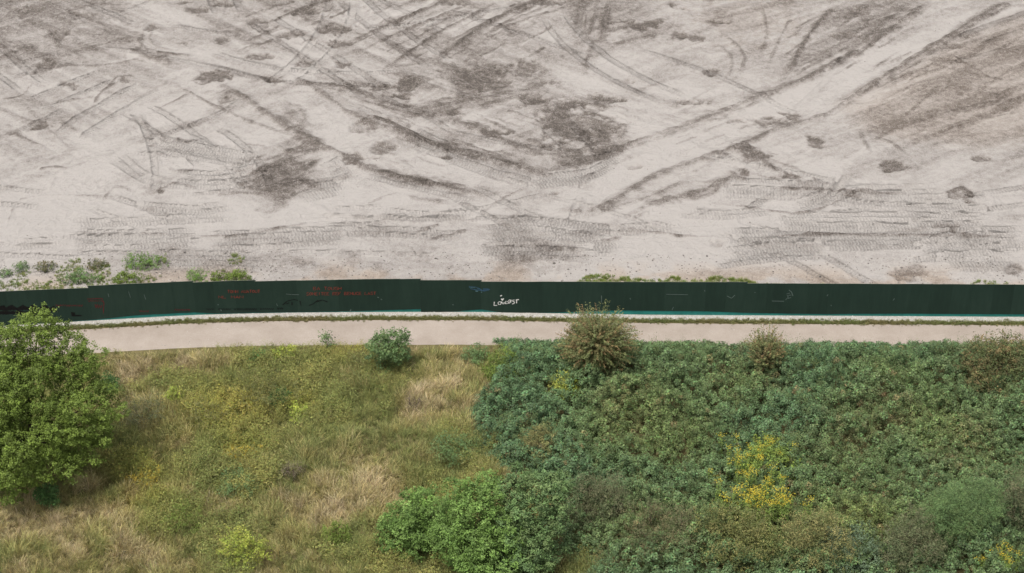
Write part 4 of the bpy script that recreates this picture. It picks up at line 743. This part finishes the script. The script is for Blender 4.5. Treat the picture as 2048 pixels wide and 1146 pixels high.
bush(1100, 738, 1166, 802, 'lime', 'yellow_green_shrub', 'bright yellow-green spiky shrub in the brambles below the tall brownish bush', leaf=.075, spray=.6, cr=.06, per=15, cover=.45, twigs=14)
bush(1475, 868, 1600, 965, 'spring', 'lime_shrub', 'lime-green leafy shrub standing behind the dense yellow flowers', leaf=.09, spray=.5, cr=.08, per=14, cover=.45)
bush(968, 690, 1040, 770, 'fresh', 'young_shrub', 'fresh green shrub at the bramble corner beside the path', leaf=.10, spray=.4, cr=.1, per=12, cover=.5)
bush(1140, 940, 1265, 1060, 'grey', 'twiggy_shrub', 'grey-brown twiggy shrub behind the duller small tree', leaf=.07, spray=.8, cr=.10, per=18, cover=.7, twigs=90)
bush(1170, 1065, 1310, 1170, 'rust', 'reddish_shrub', 'reddish low shrub at the bottom edge right of the small trees', leaf=.07, spray=.6, cr=.10, per=14, cover=.5, twigs=70)
bush(1250, 1000, 1400, 1130, 'brown', 'brown_shrub', 'brown-olive soft shrub under the bare bramble gap', leaf=.07, spray=.6, cr=.11, per=18, cover=.7, twigs=50)
bush(1385, 1015, 1560, 1160, 'olive', 'olive_shrub', 'broad olive shrub at the bottom edge below the yellow flowers', leaf=.10, spray=.4, cr=.13, cover=.85)
bush(1555, 1010, 1705, 1160, 'straw', 'golden_shrub', 'golden-olive shrub below and right of the yellow flowers', leaf=.09, spray=.4, cr=.12, cover=.7)
bush(1625, 1045, 1765, 1165, 'blue', 'bluish_shrub', 'bluish green shrub at the bottom between golden and grey ones', leaf=.09, spray=.4, cr=.12, cover=.8)
bush(1985, 950, 2075, 1090, 'grey', 'willow_shrub', 'pale narrow-leaved shrub at the lower right edge', leaf=.16, spray=.7, cr=.12, asp=.18, cover=.6)
bush(470, 735, 612, 832, 'olive', 'meadow_shrub', 'widest soft olive shrub in the middle of the meadow', leaf=.07, spray=.5, cr=.12, per=18, cover=.8, hmax=1.6)
bush(577, 803, 625, 846, 'lime', 'sapling', 'bright yellow-green sapling at the lower right of the widest olive shrub', leaf=.10, spray=.3, cr=.08, cover=.7, nl=3, hmax=1.3)
bush(332, 768, 370, 802, 'lime', 'sapling', 'small bright green sapling between the big tree and the widest olive shrub', leaf=.10, spray=.3, cr=.08, cover=.7, nl=3, hmax=1.1)
bush(543, 686, 592, 722, 'lime', 'sapling', 'yellow-green sapling close to the path edge', leaf=.10, spray=.3, cr=.08, cover=.8, nl=3, hmax=1.2)
bush(640, 664, 672, 700, 'soft', 'tall_weed', 'tall thin weed standing up against the path', 'weed', leaf=.09, spray=.6, cr=.05, per=8, cover=.25, nl=3, twigs=8, hmax=1.5, stemr=.02)
bush(70, 965, 126, 1020, 'dark', 'low_bush', 'small dark green bush under the big tree', leaf=.12, spray=.2, hmax=1.4)
bush(436, 882, 520, 930, 'gold', 'flowering_weed', 'yellow-flowering weed clump in the meadow below the olive shrub', 'weed', leaf=.075, spray=.3, cr=.09, cover=.7, hmax=1.1)
bush(246, 925, 335, 975, 'gold', 'flowering_weed', 'orange-yellow flowering weed patch right of the big tree foot', 'weed', leaf=.065, spray=.3, cr=.09, cover=.45, hmax=1.0)
bush(440, 1042, 545, 1160, 'lime', 'weedy_shrub', 'yellow-green weedy shrub at the bottom edge of the meadow', leaf=.09, spray=.5, cr=.10, cover=.55, hmax=1.8)
bush(645, 1038, 702, 1092, 'fresh', 'weedy_shrub', 'small green shrub left of the low shrubby tree', leaf=.09, spray=.35, cr=.09, cover=.6, hmax=1.2)
bush(855, 862, 955, 935, 'soft', 'weedy_shrub', 'soft green shrub where the meadow meets the brambles', leaf=.08, spray=.4, cr=.11, cover=.8, hmax=1.5)
bush(195, 735, 243, 792, 'dark', 'low_bush', 'dark green bush tucked behind the right side of the big tree', leaf=.11, spray=.2, hmax=1.5)
bush(238, 785, 335, 862, 'grey', 'meadow_shrub', 'grey-olive feathery shrub beside the big tree', leaf=.06, spray=.5, cr=.11, per=18, cover=.7, hmax=1.5)
bush(436, 938, 524, 1000, 'soft', 'meadow_shrub', 'soft grey-green shrub below the yellow-flowering weed', leaf=.07, spray=.4, cr=.10, per=16, cover=.75, hmax=1.4)
bush(560, 915, 615, 972, 'dead', 'dead_shrub', 'grey leafless twiggy shrub in the meadow', leaf=.04, spray=.5, cr=.07, per=8, cover=.4, twigs=90, hmax=1.2, stemr=.03)
bush(806, 785, 852, 832, 'dead', 'dead_shrub', 'grey dry shrub beside the straw-coloured grass patch', leaf=.04, spray=.5, cr=.07, per=8, cover=.4, twigs=70, hmax=1.1, stemr=.03)
bush(325, 1000, 415, 1075, 'fresh', 'weedy_shrub', 'loose green shrub near the bottom, left of the yellow-green one', leaf=.08, spray=.5, cr=.10, cover=.4, hmax=1.3)
bush(500, 695, 532, 728, 'dark', 'low_bush', 'small dark bush by the path left of the sapling', leaf=.1, spray=.2, nl=3, hmax=1.)
bush(926, 685, 985, 730, 'soft', 'low_bush', 'mid-green bush on the path edge at the bramble corner', leaf=.10, spray=.25, hmax=1.2)
bush(375, 790, 470, 860, 'straw', 'weedy_shrub', 'yellowish weedy shrub left of the widest olive shrub', leaf=.075, spray=.4, cr=.11, cover=.5, hmax=1.2)
bush(690, 690, 745, 748, 'straw', 'weedy_shrub', 'yellowish shrub leaning on the left side of the rounded path bush', leaf=.08, spray=.35, cr=.1, cover=.5, hmax=1.2)
bush(540, 770, 585, 825, 'dark', 'low_bush', 'dark green bush in front of the widest olive shrub', leaf=.10, spray=.3, cr=.09, cover=.6, hmax=1.1)
# weeds on the bare ground behind the hoarding
for (a, b, c, d, pal, lab) in [(240, 514, 345, 541, 'green', 'widest green weed patch on the bare ground behind the left hoarding'), (370, 538, 415, 562, 'green', 'bushy green weed standing up just behind the hoarding top'), (120, 544, 205, 566, 'soft', 'low green weed patch behind the stepped hoarding joint'), (212, 548, 292, 568, 'fresh', 'fresh green weed strip behind the hoarding right of the step'),
        (30, 525, 62, 541, 'soft', 'small lone weed on pale dirt at the far left'), (168, 522, 222, 540, 'brown', 'thin brownish weed patch left of the widest one'), (72, 524, 112, 543, 'brown', 'sparse weed tuft right of the lone one'), (425, 547, 505, 563, 'fresh', 'yellow-green weed strip right of the bushy weed'), (0, 530, 26, 560, 'soft', 'weed clump at the left picture edge behind the hoarding')]:
    bush(a, b, c, d, pal, 'weed_clump', lab, 'weed', leaf=.10, spray=.2, cr=.10, cover=1.3, hmax=.26, nl=7, stemr=.012, group='weeds on the bare ground', hmin=.2)
n = 5200; x = np.concatenate([rng.uniform(-40, -12, 3000), rng.uniform(2, 15, 1300), rng.uniform(15, 40, 900)]); t = np.concatenate([rng.uniform(3.0, 7.0, 3000), rng.uniform(3.0, 4.5, 2200)]); y = yf(x) + t
k = fbm(x, y, .35, 860, 3) + np.where(x < -27, .16, 0) + np.where((x > 2) & (x < 13), .16, 0) + np.where((x < -16) & (t < 4.7), .10, 0) - np.where(x < -12, .07, .28) * (t - 3.3) - .3 * (fbm(x, x * 0, 1.1, 865, 2) - .5) > .50; x, y = x[k], y[k]; n = len(x)
yy = rng.uniform(0, 1, (n, 1)); tint = np.array([[.14, .24, .05]]) * yy + np.array([[.27, .28, .09]]) * (1 - yy)
scatter('fence_weeds', C_grass, np.stack([x, y, ground_z(x, y)], 1), np.stack([rng.normal(0, .1, n), rng.normal(0, .1, n), rng.uniform(0, 6.28, n)], 1), np.repeat(rng.uniform(.5, 1.15, (n, 1)), 3, 1), tint, rng.integers(7, 10, n), 'yellow-green grass growing along the back of the hoarding')

# ---------------------------------------------------------------- yellow flowering plants among the brambles
def flower_meshes(k):
    r = np.random.default_rng(7000 + k); h = 2.15; mb = MB(); mb.tube([(0, 0, 0), (.03, .02, h * .5), (.06, 0, h)], [.014, .011, .006], 5); st = quad_mesh('stem', np.concatenate(mb.V), mb.Q, [M_bark])
    n = 90; t = r.uniform(.4, .93, n); a = r.uniform(0, 6.28, n); c = np.stack([np.cos(a) * .12 + .05 * t, np.sin(a) * .12, t * h], 1); V, Q = leaf_quads(c, unit(np.stack([np.cos(a) * .4, np.sin(a) * .4, np.ones(n)], 1) + r.normal(0, .25, (n, 3))), .15, .28, r)
    fo = quad_mesh('foliage', V, Q, [M_leaf], cols=np.repeat(np.array([[.19, .27, .06]]) * r.uniform(.7, 1.3, (n, 1)), 4, 0))
    n = 26; c = r.normal(0, 1, (n, 3)) * (.12, .12, .07) + (.06, 0, h + .02); V, Q = leaf_quads(c, unit(r.normal(0, .4, (n, 3)) + (0, 0, 1)), .06, .9, r)
    fl = quad_mesh('flower_head', V, Q, [M_leaf], cols=np.repeat(np.array([[.54, .43, .040]]) * r.uniform(.7, 1.2, (n, 1)), 4, 0))
    return st, fo, fl
KINDS = [flower_meshes(k) for k in range(4)]
def plant(u, v, group, label, sc):
    k = rng.integers(0, 4); b = at(u, v, 1.7); b = np.array([b[0], b[1], float(meadow_z(b[0:1], b[1:2])[0])])
    o = empty('flowering_plant', b, label, 'flower', group, rng.uniform(0, 6.28)); o.scale = (sc, sc, sc * rng.uniform(.92, 1.1))
    for nm, me in zip(('stem', 'foliage', 'flower_head'), KINDS[k]):
        q = link(nm, me, o)
        if nm != 'stem': q['kind'] = 'stuff'
for k in range(88):
    if k < 44: u, v = rng.normal(1528, 34), rng.normal(1000, 12)
    else: u, v = rng.normal(1515, 38), rng.uniform(872, 965)
    if k in (44, 45): u, v = 1612 + k % 2 * 8, 1008
    lo = v > 962
    plant(u, v, 'dense yellow flowers in the brambles' if lo else 'scattered yellow flowers in the brambles', 'yellow-flowered tall plant in the dense patch above the golden-olive shrub' if lo else 'sparse yellow-flowered plant scattered in brambles above the dense yellow patch', rng.uniform(.8, 1.1) * (1.0 if k < 44 else .85))
for k in range(12):
    plant(rng.normal(2012, 22), rng.normal(1118, 12), 'yellow flowers at the lower right corner', 'yellow-flowered tall plant in the lower right corner', rng.uniform(.8, 1.0))
